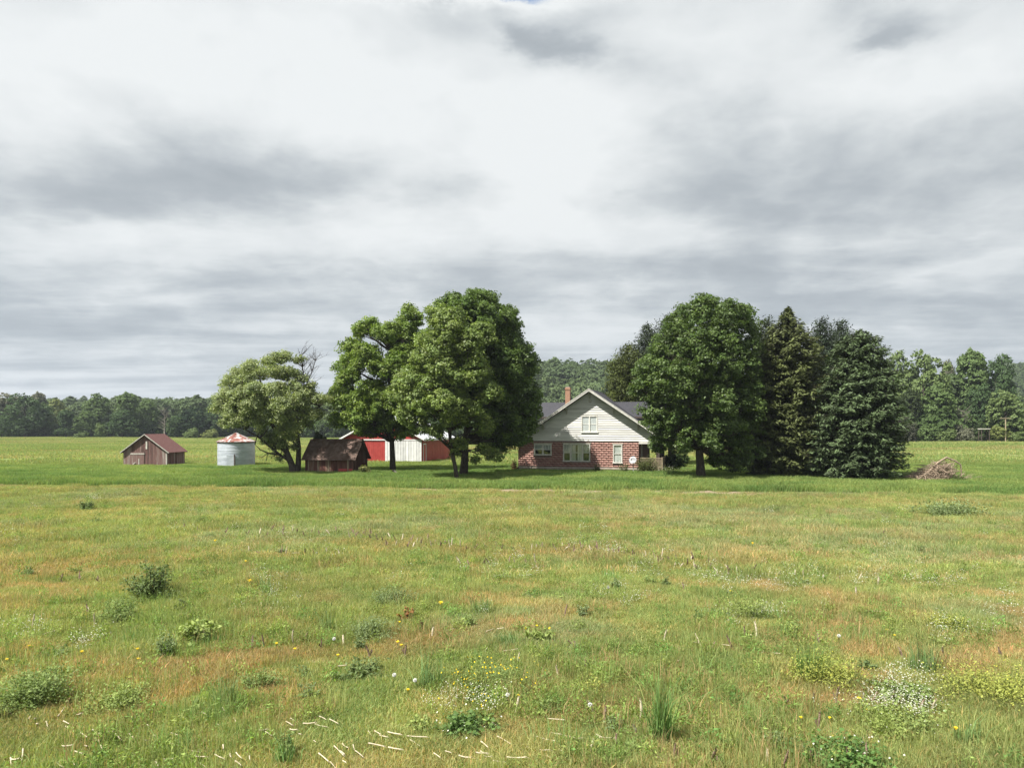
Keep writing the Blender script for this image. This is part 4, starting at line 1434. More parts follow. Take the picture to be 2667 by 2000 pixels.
def build_red_barn():
    d = 82.5
    c = at(1100, HY + CH * F / d, d)
    root = thing('pole_barn', 'red metal pole barn with white sliding door behind the maples', 'barn', c, math.radians(-14))
    W, D, ev, pk = 9.6, 10.5, 2.75, 5.2
    core = MB()
    core.prism([(-W + .02, .02, -.2), (-.02, .02, -.2), (-.02, .02, ev), (-W / 2, .02, pk - .05), (-W + .02, .02, ev)], (0, 0, 0), (0, D - .1, 0))
    core.build('wall', M['red_metal'], root)
    # ribbed sheets on the gable end and the right side
    x = -W
    i = 0
    wall = MB().box(-W, -W + .02, -.01, .019, -.2, ev).build('front_wall', M['red_metal'], root)
    while x < -.05:
        x1 = min(x + .92, 0)
        zt = lambda u: pk - (pk - ev) * abs(u + W / 2) / (W / 2) - .04
        m = MB()
        xs = [x]
        k = x
        while k < x1 - .2:
            xs += [k + .18, k + .195, k + .215, k + .23]
            k += .23
        xs = [q for q in xs if q <= x1] + [x1]
        vs, fs = [], []
        for j, q in enumerate(xs):
            rib = -.022 if (j % 4) in (2, 3) and j not in (0, len(xs) - 1) else -.004
            vs += [(q, rib, -.2), (q, rib, zt(q))]
        fs = [(2 * j, 2 * j + 2, 2 * j + 3, 2 * j + 1) for j in range(len(xs) - 1)]
        m.add(vs, fs)
        m.build('sheet', M['red_metal'], wall)
        x = x1
    side = MB().box(-.015, -.0, .0, D - .1, -.2, .0).build('side_wall', M['red_metal'], root)
    y = 0.0
    while y < D - .2:
        MB().box(.002, .012, y + .01, y + .9, -.2, ev - .02).build('sheet', M['red_metal'], side)
        MB().box(.002, .030, y + .40, y + .44, -.2, ev - .03).build('rib', M['red_metal'], side)
        y += .93
    # white sliding door, board by board
    door = MB().box(-4.45, -.06, -.05, -.03, -.1, 2.45).build('sliding_door', M['white_metal'], root)
    x = -4.45
    while x < -.1:
        x1 = min(x + .315, -.06)
        MB().box(x + .022, x1 - .022, -.085, -.052, -.1, 2.45).build('panel', M['white_metal'], door)
        x = x1
    MB().box(-W, .0, -.10, -.055, 2.50, 2.64).build('door_track', M['white_metal'], root)
    # white framed small door on the shaded side
    fr = MB().box(.035, .07, .12, .24, -.1, 2.05)
    fr.box(.035, .07, .95, 1.07, -.1, 2.05)
    fr.box(.035, .07, .12, 1.07, 2.055, 2.17)
    f = fr.build('door_frame', M['white_metal'], root)
    MB().box(.032, .05, .245, .945, -.1, 2.05).build('door', M['red_metal'], root)
    sl = (pk - ev) / (W / 2)
    for s in (-1, 1):
        ue = -W / 2 + s * (W / 2 + .35)
        ze = pk - sl * (W / 2 + .35)
        poly = [(-W / 2, 0, pk + .12), (ue, 0, ze + .12), (ue, 0, ze + .04), (-W / 2, 0, pk + .04)]
        if s < 0:
            poly.reverse()
        MB().prism(poly, (0, -.4, 0), (0, D + .3, 0)).build('roof_slope', M['pale_roof'], root)
        poly = [(-W / 2, 0, pk + .13), (ue, 0, ze + .13), (ue, 0, ze - .06), (-W / 2, 0, pk - .06)]
        if s < 0:
            poly.reverse()
        MB().prism(poly, (0, -.44, 0), (0, -.402, 0)).build('rake_board', M['white_metal'], root)
        MB().box(min(ue, ue + s * .03), max(ue, ue + s * .03), -.4, D + .3, ze - .10, ze + .13).build('eave_board', M['white_metal'], root)


build_red_barn()


# ---------------------------------------------------------------- small things of the yard
def leafy(name, label, loc, h, r, tint, n, leaf, seed, cat='bush', mat='weed', wide=.7, stems=8, asp=.45, upright=.3, group=None, flower=None):
    """a bush or weed: stems, leaves along them, perhaps flower heads"""
    rg = np.random.default_rng(seed)
    random.seed(seed)
    root = thing(name, label, cat, loc, 0, group)
    st = MB()
    pts = []
    for i in range(stems):
        a = i * 2.4 + random.uniform(-.4, .4)
        R = r * math.sqrt((i + .5) / stems) * random.uniform(.55, 1.3)
        top = h * random.uniform(.4, 1.08) * (1 - .35 * (R / r) ** 2)
        p = curve((math.cos(a) * R * .2, math.sin(a) * R * .2, -.03), (math.cos(a) * R, math.sin(a) * R, top), (math.cos(a) * R * .1, math.sin(a) * R * .1, 0), 4, .01 * h)
        st.tube(p, [.012 * h + .003, .010 * h + .002, .008 * h + .002, .006 * h + .001, .002], 4, False)
        pts.append(np.array([list(q) for q in p]))
    st.build('stems', M['bark'] if h > .9 else M['green_stem'], root)
    k = rg.integers(0, stems, n)
    s = rg.uniform(.12, 1.0, n) * 3.999
    j = s.astype(int)
    pa = np.stack(pts)
    C = pa[k, j] + (pa[k, j + 1] - pa[k, j]) * (s - j)[:, None]
    off = rg.normal(size=(n, 3)) * np.array([1, 1, .6]) * r * wide * .22
    C = C + off
    C[:, 2] = np.maximum(C[:, 2], .02)
    N = np.array([0, 0, 1.0]) + rg.normal(size=(n, 3)) * .55 + off / r
    T = off / r * 2 + rg.normal(size=(n, 3)) * .4 + np.array([0, 0, upright * 2.2])
    L = leaf * rg.uniform(.6, 1.4, n)
    v, f = leaf_geo(C, N, T, L, L * asp * rg.uniform(.7, 1.3, n), .2)
    col = np.array(tint)[None] * rg.uniform(.65, 1.35, (n, 1)) * (1 + rg.random((n, 1)) * .3 * np.array([[.8, .4, 0]]))
    link('leaves', np_mesh('leaves', v, f, M[mat], col), root)
    if flower:
        fc, fn, fs = flower
        q = rg.integers(0, stems, fn)
        C = pa[q, 4] + rg.normal(size=(fn, 3)) * np.array([1, 1, .25]) * r * .30
        C[:, 2] += fs
        vs, fcs = [], []
        N = np.array([0, -.3, 1.0]) + rg.normal(size=(fn, 3)) * .5
        v1, f1 = leaf_geo(C, N, rg.normal(size=(fn, 3)), np.full(fn, fs), np.full(fn, fs), 0)
        v2, f2 = leaf_geo(C + [0, 0, .002], N + rg.normal(size=(fn, 3)) * .3, rg.normal(size=(fn, 3)), np.full(fn, fs), np.full(fn, fs), 0)
        V, Fc = np.concatenate([v1, v2]), np.concatenate([f1, f2 + len(v1)])
        col = np.array(fc)[None] * rg.uniform(.75, 1.1, (len(Fc), 1))
        link('flowers', np_mesh('flowers', V, Fc, M['weed'], col), root)
    return root


M['green_stem'] = mat_noise('green_stem', (.07, .10, .03), (.13, .16, .05), 8, .8)


def g(px, d, dz=0.0):
    X = (px - CX) / F * d
    return (X, d, float(height(X, d)) + dz)


def gp(px, py):
    """ground point seen at a pixel"""
    return g(px, CH * F / (py - HY))


def build_yard():
    leafy('juniper_bush', 'dark green juniper bush in front of the porch railing', g(1684, 64.2), 1.55, 1.15, (.075, .095, .032), 5200, .13, 61, asp=.35, stems=22, wide=.75)
    leafy('shrub', 'small sparse shrub at the foot of the sunlit block wall', g(1626, 65.6), .95, .55, (.085, .115, .045), 700, .11, 62, stems=9)
    leafy('shrub', 'low thin shrub below the triple window corner', g(1556, 66.2), .75, .45, (.06, .09, .03), 500, .11, 63, stems=8)
    leafy('shrub', 'pale leafy weed bush at the right corner of the brown shed', g(952, 62.6), 1.05, .55, (.15, .17, .07), 700, .14, 64, stems=8, asp=.7)
    leafy('shrub', 'straggly low growth right of the porch under the maple', g(1745, 63), .7, 1.2, (.10, .13, .05), 1500, .12, 65, stems=16, flower=((.75, .75, .65), 60, .06))
    leafy('shrub', 'dark red leaved shrub at the left corner of the farmhouse', g(1340, 68.0), 1.2, .5, (.13, .05, .035), 500, .13, 66, stems=8)
    # satellite dish on a pole
    p = g(1648, 64.4)
    root = thing('satellite_dish', 'grey satellite dish on a thin pole before the block wall', 'satellite dish', p)
    MB().tube([(0.05, 0, -.2), (0.05, 0, 1.0)], .028, 8).build('pole', M['dish'], root, True)
    dm = MB()
    prof = [(0.0, 0.0), (.12, .012), (.24, .045), (.345, .095), (.352, .105), (.24, .058), (.12, .026), (0, .014)]
    dm.lathe(prof, 24)
    dsh = dm.build('reflector', M['dish'], root, True)
    dsh.location = (.02, -.1, 1.12)
    dsh.rotation_euler = (math.radians(68), 0, math.radians(-32))
    MB().tube([(0, -.3, .02), (.0, -.12, .22), (.0, -.04, .42)], .013, 5).build('feed_arm', M['porch_dark'], dsh)
    MB().box(-.035, .035, -.075, .0, .38, .46).build('feed_horn', M['porch_dark'], dsh)
    MB().box(-.05, .15, -.1, .03, .93, 1.07).build('mount', M['dish'], root)
    # stump / log leaning by the open crowned maple
    root = thing('log', 'short weathered log lying by the open crowned maple trunk', 'log', g(1029, 62.0))
    MB().tube([(-.22, 0, .42), (.02, 0, .28), (.25, -.1, .02)], [.09, .10, .09], 8).build('bark', M['grey_bark'], root, True)
    MB().tube([(-.228, 0, .425), (-.221, 0, .4205)], .085, 8).build('cut_face', M['dead_wood'], root)
    # brush pile
    root = thing('brush_pile', 'heap of dead brown branches lying in the right field', 'brush pile', g(2435, 56))
    random.seed(77)
    k = 56 / F
    tw = MB()
    for i in range(900):
        a = random.uniform(0, 3.14)
        cx = random.gauss(-.15, 1.05)
        hmax = max(.15, 1.45 * min((cx + 2.1) / 2.7, 1) * (1 if cx < .7 else math.exp(-((cx - .7) / .5) ** 2)))
        c = Vector((cx, random.gauss(0, .6), random.uniform(.02, 1) * hmax))
        l = random.uniform(.3, 1.5)
        dv = Vector((math.cos(a), math.sin(a) * .6, random.uniform(-.35, .45))).normalized() * l
        if c.z - abs(dv.z) / 2 < 0:
            c.z = abs(dv.z) / 2
        tw.tube(curve(c - dv / 2, c + dv / 2, (0, 0, random.uniform(-.05, .15)), 4, .05), [.018, .022, .018, .012, .005], 4, False)
    tw.build('twigs', M['dead_wood'], root)
    for pts, rr in [([(-1.2, -.3, .1), (-.6, -.3, .7), (.1, -.2, 1.35), (.8, -.1, 1.75), (1.5, 0, 1.5), (1.95, 0, 1.2), (2.0, 0, .6), (2.1, .1, .1)], .085),
                    ([(-1.9, -.5, .2), (-1.0, -.5, .5), (0, -.5, .85), (1.0, -.4, .35), (1.7, -.5, .03)], .05),
                    ([(-.4, -.4, 1.1), (.4, -.5, .95), (1.1, -.6, .5), (1.9, -.8, .05)], .05),
                    ([(-.9, .2, .3), (0, 0, 1.0), (.6, .1, 1.6), (1.1, .2, 1.72)], .05),
                    ([(.1, -.7, .05), (.8, -.7, .45), (1.4, -.6, .35), (2.7, -.6, .05)], .04)]:
        n = len(pts)
        MB().tube(pts, [rr * (1 - .6 * i / n) for i in range(n)], 6).build('limb', M['dead_wood'], root, True)
    leafy('weed_clump', 'green weeds grown up beside the brush pile foot', g(2495, 54.6), .55, .9, (.085, .13, .04), 900, .12, 78, cat='weed', stems=14)
    # far right: T shaped pole, white roofed shelter, sandy bank
    z0 = g(2619, 150)[2]
    root = thing('utility_pole', 'T shaped wooden pole with pale crossbar at the right wood edge', 'pole', g(2619, 150))
    h = CH - (1090 - HY) / F * 150 - z0
    MB().tube([(0, 0, -.3), (0, 0, h)], .10, 8).build('post', M['porch_wood'], root)
    MB().box(-1.05, 1.05, -.12, .12, h - .02, h + .12).build('crossbar', M['porch_wood'], root)
    z0 = g(2563, 152)[2]
    h = CH - (1118 - HY) / F * 152 - z0
    root = thing('shelter', 'tiny open shelter with flat white roof at the right wood edge', 'shelter', g(2563, 152))
    MB().box(-.95, .95, -.6, .6, h, h + .18).build('roof', M['old_trim'], root)
    for x in (-.8, .8):
        for y in (-.45, .45):
            MB().box(x - .06, x + .06, y - .06, y + .06, -.2, h - .003).build('post', M['porch_dark'], root)
    root = MB()
    n = 18
    vs, fs = [], []
    for i in range(n + 1):
        for j in range(7):
            a = i / n
            y = j / 6
            vs.append((-4 + 14 * a, -2 + 8 * y, -1 + (math.sin(math.pi * min(1, a * 1.2 + .1)) * 4.6 + .3 * math.sin(a * 23 + j)) * math.sin(math.pi * (.15 + .7 * y))))
    for i in range(n):
        for j in range(6):
            q = i * 7 + j
            fs.append((q, q + 1, q + 8, q + 7))
    root.add(vs, fs)
    o = root.build('sand_bank', M['tan_earth'], None, True)
    o.location = g(2672, 172)
    tag(o, 'bare tan earth bank at the far right edge', 'earth bank')


build_yard()


# ---------------------------------------------------------------- grass
def blades(n, size, h0, h1, w, lean, seed, straw=0.12, heads=0.0, curl=.5):
    r = np.random.default_rng(seed)
    P = np.zeros((n, 3))
    P[:, :2] = r.uniform(-.5, .5, (n, 2)) * size
    az = r.uniform(0, 6.283, n)
    D = np.stack([np.cos(az), np.sin(az), np.zeros(n)], 1)
    h = r.uniform(h0, h1, n) * r.uniform(.75, 1.1, n)
    ln = np.abs(r.normal(size=n)) * lean * h
    az2 = r.uniform(0, 6.283, n)
    S = np.stack([np.cos(az2), np.sin(az2), np.zeros(n)], 1)
    W = (S * (w * r.uniform(.6, 1.4, n))[:, None]) * .5
    mid = P + D * (ln * .35)[:, None] + np.array([0, 0, 1]) * (h * .58)[:, None]
    tip = P + D * ln[:, None] + np.array([0, 0, 1]) * (h * (1 - curl * .25))[:, None]
    low = P - np.array([0, 0, .03])
    V = np.stack([low - W, low + W, mid - W * .8, mid + W * .8, tip], 1).reshape(-1, 3)
    i = np.arange(n)[:, None] * 5
    Fc = np.stack([i + [0, 1, 3], i + [0, 3, 2], i + [2, 3, 4]], 1).reshape(-1, 3)
    c = np.ones((n, 3)) * r.uniform(.65, 1.35, (n, 1))
    dry = r.random(n) < straw
    c[dry] *= np.array([1.7, 1.15, 1.25])
    cols = np.repeat(c, 3, 0)
    return V, Fc, cols


def in_view(x, y, m=1.5):
    return np.abs(x) < 0.70 * y + m


def edge_of(x, y):
    return y + 0.11 * x


def field_tint(x, y, r):
    n = len(x)
    a = fbm(x / 1.1, y / .9, 21, 4)
    b = fbm(x / 7, y / 4, 31, 3)
    c = fbm(x / 1.3, y / 1.1, 41, 2)
    A, B, C, D = np.array([.30, .345, .130]), np.array([.43, .325, .165]), np.array([.215, .30, .108]), np.array([.29, .335, .18])
    wB = .86 * np.clip(sm(.43, .64, a * .62 + b * .43 - .02), 0, 1)[:, None] * (0.35 + 0.65 * sm(9.6, 11.0, y))[:, None]
    wB = wB * (1 - 0.55 * sm(17, 30, y))[:, None]
    wC = sm(.56, .68, c)[:, None] * .7
    wD = sm(.52, .66, fbm(x / 5, y / 5, 51, 3))[:, None] * .7
    t = A + (C - A) * wC
    t = t + (D - t) * wD
    t = t + (B - t) * wB
    return t * r.uniform(.8, 1.2, (n, 1)) * (.82 + .36 * fbm(x / 3.3, y / 2.2, 61, 2))[:, None]


def build_grass():
    r = np.random.default_rng(101)
    # near field
    pr = [proto('tuft', np_mesh('tuft', *(lambda a: (a[0], a[1], M['blade'], a[2]))(blades(560, .62, .03, .10, .0058, .65, 200 + k, .16)))) for k in range(4)]
    pr += [proto('tuft', np_mesh('tuft', *(lambda a: (a[0], a[1], M['blade'], a[2]))(blades(330, .55, .05, .18, .0062, .6, 210 + k, .14)))) for k in range(3)]
    x, y = r.uniform(-17, 17, 9000), r.uniform(7.6, 20.5, 9000)
    k = in_view(x, y, 1.2)
    x, y = x[k], y[k]
    bare = fbm(x / 1.1, y / .8, 71, 3)
    k = bare < .72
    x, y = x[k], y[k]
    n = len(x)
    tall = fbm(x / 1.7, y / 1.5, 81, 3)
    idx = np.where(tall > .56, r.integers(4, 7, n), r.integers(0, 4, n))
    scatter('field_grass', pr, np.stack([x, y, 0 * x], 1), r.uniform(0, 6.28, n), r.uniform(.7, 1.35, n), field_tint(x, y, r), idx, 'short green and orange grass covering the near field')
    # farther field
    pr = [proto('tuft', np_mesh('tuft', *(lambda a: (a[0], a[1], M['blade'], a[2]))(blades(360, 1.0, .05, .15, .012, .6, 220 + k, .16)))) for k in range(4)]
    pr += [proto('tuft', np_mesh('tuft', *(lambda a: (a[0], a[1], M['blade'], a[2]))(blades(220, .8, .10, .28, .012, .5, 230 + k, .12)))) for k in range(2)]
    x, y = r.uniform(-38, 38, 15000), r.uniform(20, 52, 15000)
    stripx = sm(-12, 2, x) * (1 - sm(13, 19, x))
    k = in_view(x, y, 1.5) & ((edge_of(x, y) + 2.2 * (fbm(x / 1.2, y / 1.2, 77, 3) - .5) < 47.4 - 2.3 * stripx) | (r.random(len(x)) < .10)) & (edge_of(x, y) < 48.4)
    x, y = x[k], y[k]
    n = len(x)
    tall = fbm(x / 2.5, y / 2.5, 82, 3)
    idx = np.where(tall > .58, r.integers(4, 6, n), r.integers(0, 4, n))
    scatter('field_grass', pr, np.stack([x, y, 0 * x], 1), r.uniform(0, 6.28, n), r.uniform(.7, 1.3, n), field_tint(x, y, r), idx, 'patchy green and tawny grass of the middle field')
    # tall lush grass round the buildings
    pr = [proto('tall_tuft', np_mesh('tall_tuft', *(lambda a: (a[0], a[1], M['blade'], a[2]))(blades(300, 1.15, .20, .52, .020, .4, 240 + k, .06)))) for k in range(4)]
    x, y = r.uniform(-62, 62, 26000), r.uniform(43, 86, 26000)
    e = edge_of(x, y) + 1.2 * (fbm(x / 2.2, y / 2, 91, 2) - .5)
    stripx = sm(-13, -8, x) * (1 - sm(15, 20, x))
    k = in_view(x, y, 3) & (e > 47.6 + .6 * stripx)
    # not inside the buildings
    c, s = math.cos(TH), math.sin(TH)
    lu, lv = (x - HO.x) * c - (y - HO.y) * s, (x - HO.x) * s + (y - HO.y) * c
    k &= ~((lu > -6.2) & (lu < 7.0) & (lv > 0.05) & (lv < 11))
    for px, d, W, D, rz in ((436.5, 76, 4.65, 3.5, -3), (921, 64, 4.45, 3.2, -10), (1100, 82.5, 9.6, 10.5, -14)):
        q = at(px, HY, d)
        a = math.radians(rz)
        lx, ly = (x - q.x) * math.cos(a) + (y - q.y) * math.sin(a), -(x - q.x) * math.sin(a) + (y - q.y) * math.cos(a)
        k &= ~((lx > -W) & (lx < 0) & (ly > 0) & (ly < D))
    q = at(615.5, HY, 76.2)
    k &= (x - q.x) ** 2 + (y - q.y) ** 2 > 3.1
    x, y, lu0, lv0 = x[k], y[k], lu[k], lv[k]
    n = len(x)
    t = np.array([.185, .265, .082]) + (fbm(x / 4, y / 2.5, 93, 3) - .45)[:, None] * np.array([.22, .18, .07])
    far = sm(70, 84, y)[:, None]
    t = t + (np.array([.225, .265, .085]) - t) * far * .8
    e = edge_of(x, y)
    sc = r.uniform(.75, 1.25, n)
    hz = np.where(e < 52, .85, .60) * sc * np.where((lu0 > -7) & (lu0 < 7) & (lv0 > -3) & (lv0 < 1), .6, 1.0) * (1 - .25 * sm(60, 80, y)) * (.45 + 1.2 * fbm(x / 2.2, y / 1.6, 95, 3))
    scatter('yard_grass', pr, np.stack([x, y, height(x, y)], 1), r.uniform(0, 6.28, n), np.stack([sc, sc, hz], 1), np.clip(t * r.uniform(.85, 1.15, (n, 1)), .02, .5), r.integers(0, 4, n),
            'tall lush green grass around the house and sheds')
    # meadow beyond
    pr = [proto('meadow_tuft', np_mesh('meadow_tuft', *(lambda a: (a[0], a[1], M['blade'], a[2]))(blades(230, 3.4, .15, .38, .055, .5, 250 + k, .16)))) for k in range(3)]
    x, y = r.uniform(-190, 190, 40000), np.sqrt(r.uniform(80 ** 2, 268 ** 2, 40000))
    k = in_view(x, y, 6) & (r.random(40000) < .62)
    k &= ~((x > .47 * y) & (y > 172))
    x, y = x[k], y[k]
    n = len(x)
    st = fbm(x / 26, y / 9, 97, 4)
    t = np.array([.215, .285, .10]) + np.clip(st - .38, 0, 1)[:, None] * np.array([.26, .18, .14])
    t = t + sm(.60, .72, fbm(x / 40, y / 12, 99, 3))[:, None] * np.array([.05, -.01, .02])
    scatter('meadow_grass', pr, np.stack([x, y, height(x, y)], 1), r.uniform(0, 6.28, n), r.uniform(.7, 1.3, n), np.clip(t * r.uniform(.9, 1.1, (n, 1)), .02, .5), r.integers(0, 3, n), 'pale green meadow grass stretching back to the woods')
    # loose taller herbs and seeding stems all through the field
    pr = []
    for k in range(3):
        n = 150
        C = r.normal(size=(n, 3)) * np.array([.10, .10, 0])
        C[:, 2] = r.uniform(.02, 1, n) ** 1.2 * .26 * np.exp(-(C[:, 0] ** 2 + C[:, 1] ** 2) / .03)
        v, f = leaf_geo(C, r.normal(size=(n, 3)) + [0, 0, .8], C * [3, 3, 0] + r.normal(size=(n, 3)) * .4 + [0, 0, .8], r.uniform(.03, .07, n), r.uniform(.008, .02, n), .2)
        pr.append(proto('herb', np_mesh('herb', v, f, M['blade'], np.ones((n, 3)) * r.uniform(.6, 1.35, (n, 1)))))
    for k in range(3):
        a = blades(60, .45, .16, .36, .005, .35, 260 + k, .0)
        pr.append(proto('seed_grass', np_mesh('seed_grass', a[0], a[1], M['blade'], a[2])))
    N = 9000
    d = 8.2 + 38 * r.random(N) ** 1.25
    x = r.uniform(-.72, .72, N) * d
    k = (edge_of(x, d) < 46) & (fbm(x / 2.2, d / 1.6, 301, 3) + .25 * (r.random(N) - .5) > .49)
    x, d = x[k], d[k]
    n = len(x)
    idx = r.integers(0, 6, n)
    t = np.where(idx[:, None] < 3, np.array([[.215, .29, .082]]), np.array([[.26, .31, .115]])) * r.uniform(.7, 1.3, (n, 1)) * (1 + .15 * r.normal(size=(n, 1)) * np.array([[1, .2, .3]]))
    dry = (r.random(n) < .16) & (idx >= 3)
    t[dry] = np.array([.42, .30, .16])
    scatter('field_weeds', pr, np.stack([x, d, 0 * x], 1), r.uniform(0, 6.28, n), np.stack([r.uniform(.7, 1.7, n), r.uniform(.7, 1.7, n), r.uniform(.5, 1.55, n)], 1), np.clip(t, .03, .6), idx, 'loose mixed herbs and seeding grass stems dotted through the field')
    # small white flowers in drifts
    fl = MB()
    random.seed(8)
    V, Fc, Cc = [], [], []
    n = 26
    C = np.zeros((n, 3))
    C[:, :2] = r.normal(size=(n, 2)) * .11
    C[:, 2] = r.uniform(.13, .30, n)
    v, f = leaf_geo(C, np.array([0, -.3, 1.0]) + r.normal(size=(n, 3)) * .5, r.normal(size=(n, 3)), r.uniform(.011, .024, n), r.uniform(.011, .022, n), 0)
    pf = proto('flower_tuft', np_mesh('flower_tuft', v, f, M['blade'], np.ones((n, 3)) * r.uniform(.7, 1.05, (n, 1))))
    X, Y = [], []
    for px, py, sx, sy, k in [(720, 1560, 60, 35, 30), (1290, 1500, 50, 18, 18), (1370, 1500, 40, 16, 10), (2330, 1853, 55, 14, 34), (2420, 1873, 28, 8, 14), (2350, 1788, 50, 10, 26), (1920, 1520, 80, 14, 30), (2030, 1545, 60, 10, 18),
                              (2260, 1520, 60, 14, 26), (2420, 1530, 60, 12, 22), (1520, 1425, 40, 8, 12), (1590, 1450, 50, 8, 14), (2480, 1655, 45, 18, 22), (2620, 1600, 60, 20, 22), (1650, 1500, 40, 8, 12), (1920, 1625, 40, 12, 16), (2010, 1620, 25, 10, 12),
                              (60, 1415, 40, 10, 10), (400, 1390, 60, 8, 8), (700, 1385, 50, 6, 8), (320, 1305, 50, 4, 14), (230, 1308, 20, 3, 6), (1320, 1338, 60, 4, 12), (40, 1660, 60, 12, 16), (230, 1690, 30, 12, 10), (1160, 1850, 30, 15, 10), (1280, 1855, 30, 12, 10), (1650, 1570, 60, 8, 12),
                              (1700, 1370, 300, 25, 30), (800, 1400, 400, 30, 36), (1500, 1500, 500, 40, 40), (2200, 1480, 300, 40, 50)]:
        k = max(4, int(k * .7))
        qx, qy = r.normal(px, sx * .85, k), r.normal(py, sy * .95, k)
        d = CH * F / (qy - HY)
        X.append((qx - CX) / F * d)
        Y.append(d)
    x, y = np.concatenate(X), np.concatenate(Y)
    n = len(x)
    s = r.uniform(.8, 1.3, n) * (1 + .02 * np.maximum(0, y - 15))
    scatter('white_wildflowers', [pf], np.stack([x, y, 0 * x], 1), r.uniform(0, 6.28, n), s, np.tile([.72, .72, .64], (n, 1)), np.zeros(n), 'drifts of tiny white wildflowers in the field')


build_grass()


# ---------------------------------------------------------------- weeds, flowers and corn stubble of the field
def grass_clump(name, label, loc, h, r, n, tint, seed, w=.010):
    rg = np.random.default_rng(seed)
    root = thing(name, label, 'grass clump', loc)
    n = int(n * .6)
    r = r * 1.2
    V, Fc, c = blades(n, 1.0, h * .3, h, w, .42, seed, .12)
    ang, rad = rg.uniform(0, 6.283, n), r * np.sqrt(rg.random(n))
    sh = np.stack([np.cos(ang) * rad, np.sin(ang) * rad, 0 * ang], 1)
    V = V.reshape(n, 5, 3)
    base = V[:, :2].mean(1) * [1, 1, 0]
    V = (V - base[:, None] + sh[:, None]).reshape(-1, 3)
    link('blades', np_mesh('blades', V, Fc, M['weed'], c * np.array(tint) * 1.6), root)
    m = MB()
    random.seed(seed)
    for k in range(max(3, n // 25)):
        a, q = random.uniform(0, 6.28), r * random.random()
        top = Vector((math.cos(a) * q * 2.0, math.sin(a) * q * 2.0, h * random.uniform(.8, 1.08)))
        m.tube(curve((math.cos(a) * q, math.sin(a) * q, 0), top, (0, 0, 0), 3), [.004, .004, .003, .002], 3, False)
        m.tube([top - Vector((0, 0, .09)), top - Vector((0, 0, .05)), top], [.003, .008, .002], 4, False)
    m.build('seed_stems', M['green_stem'], root)
    return root


def place(px, py):
    a = 'left' if px < 889 else ('middle' if px < 1778 else 'right')
    b = 'near' if py > 1790 else ('central' if py > 1540 else 'far')
    return '%s %s' % (b, a)


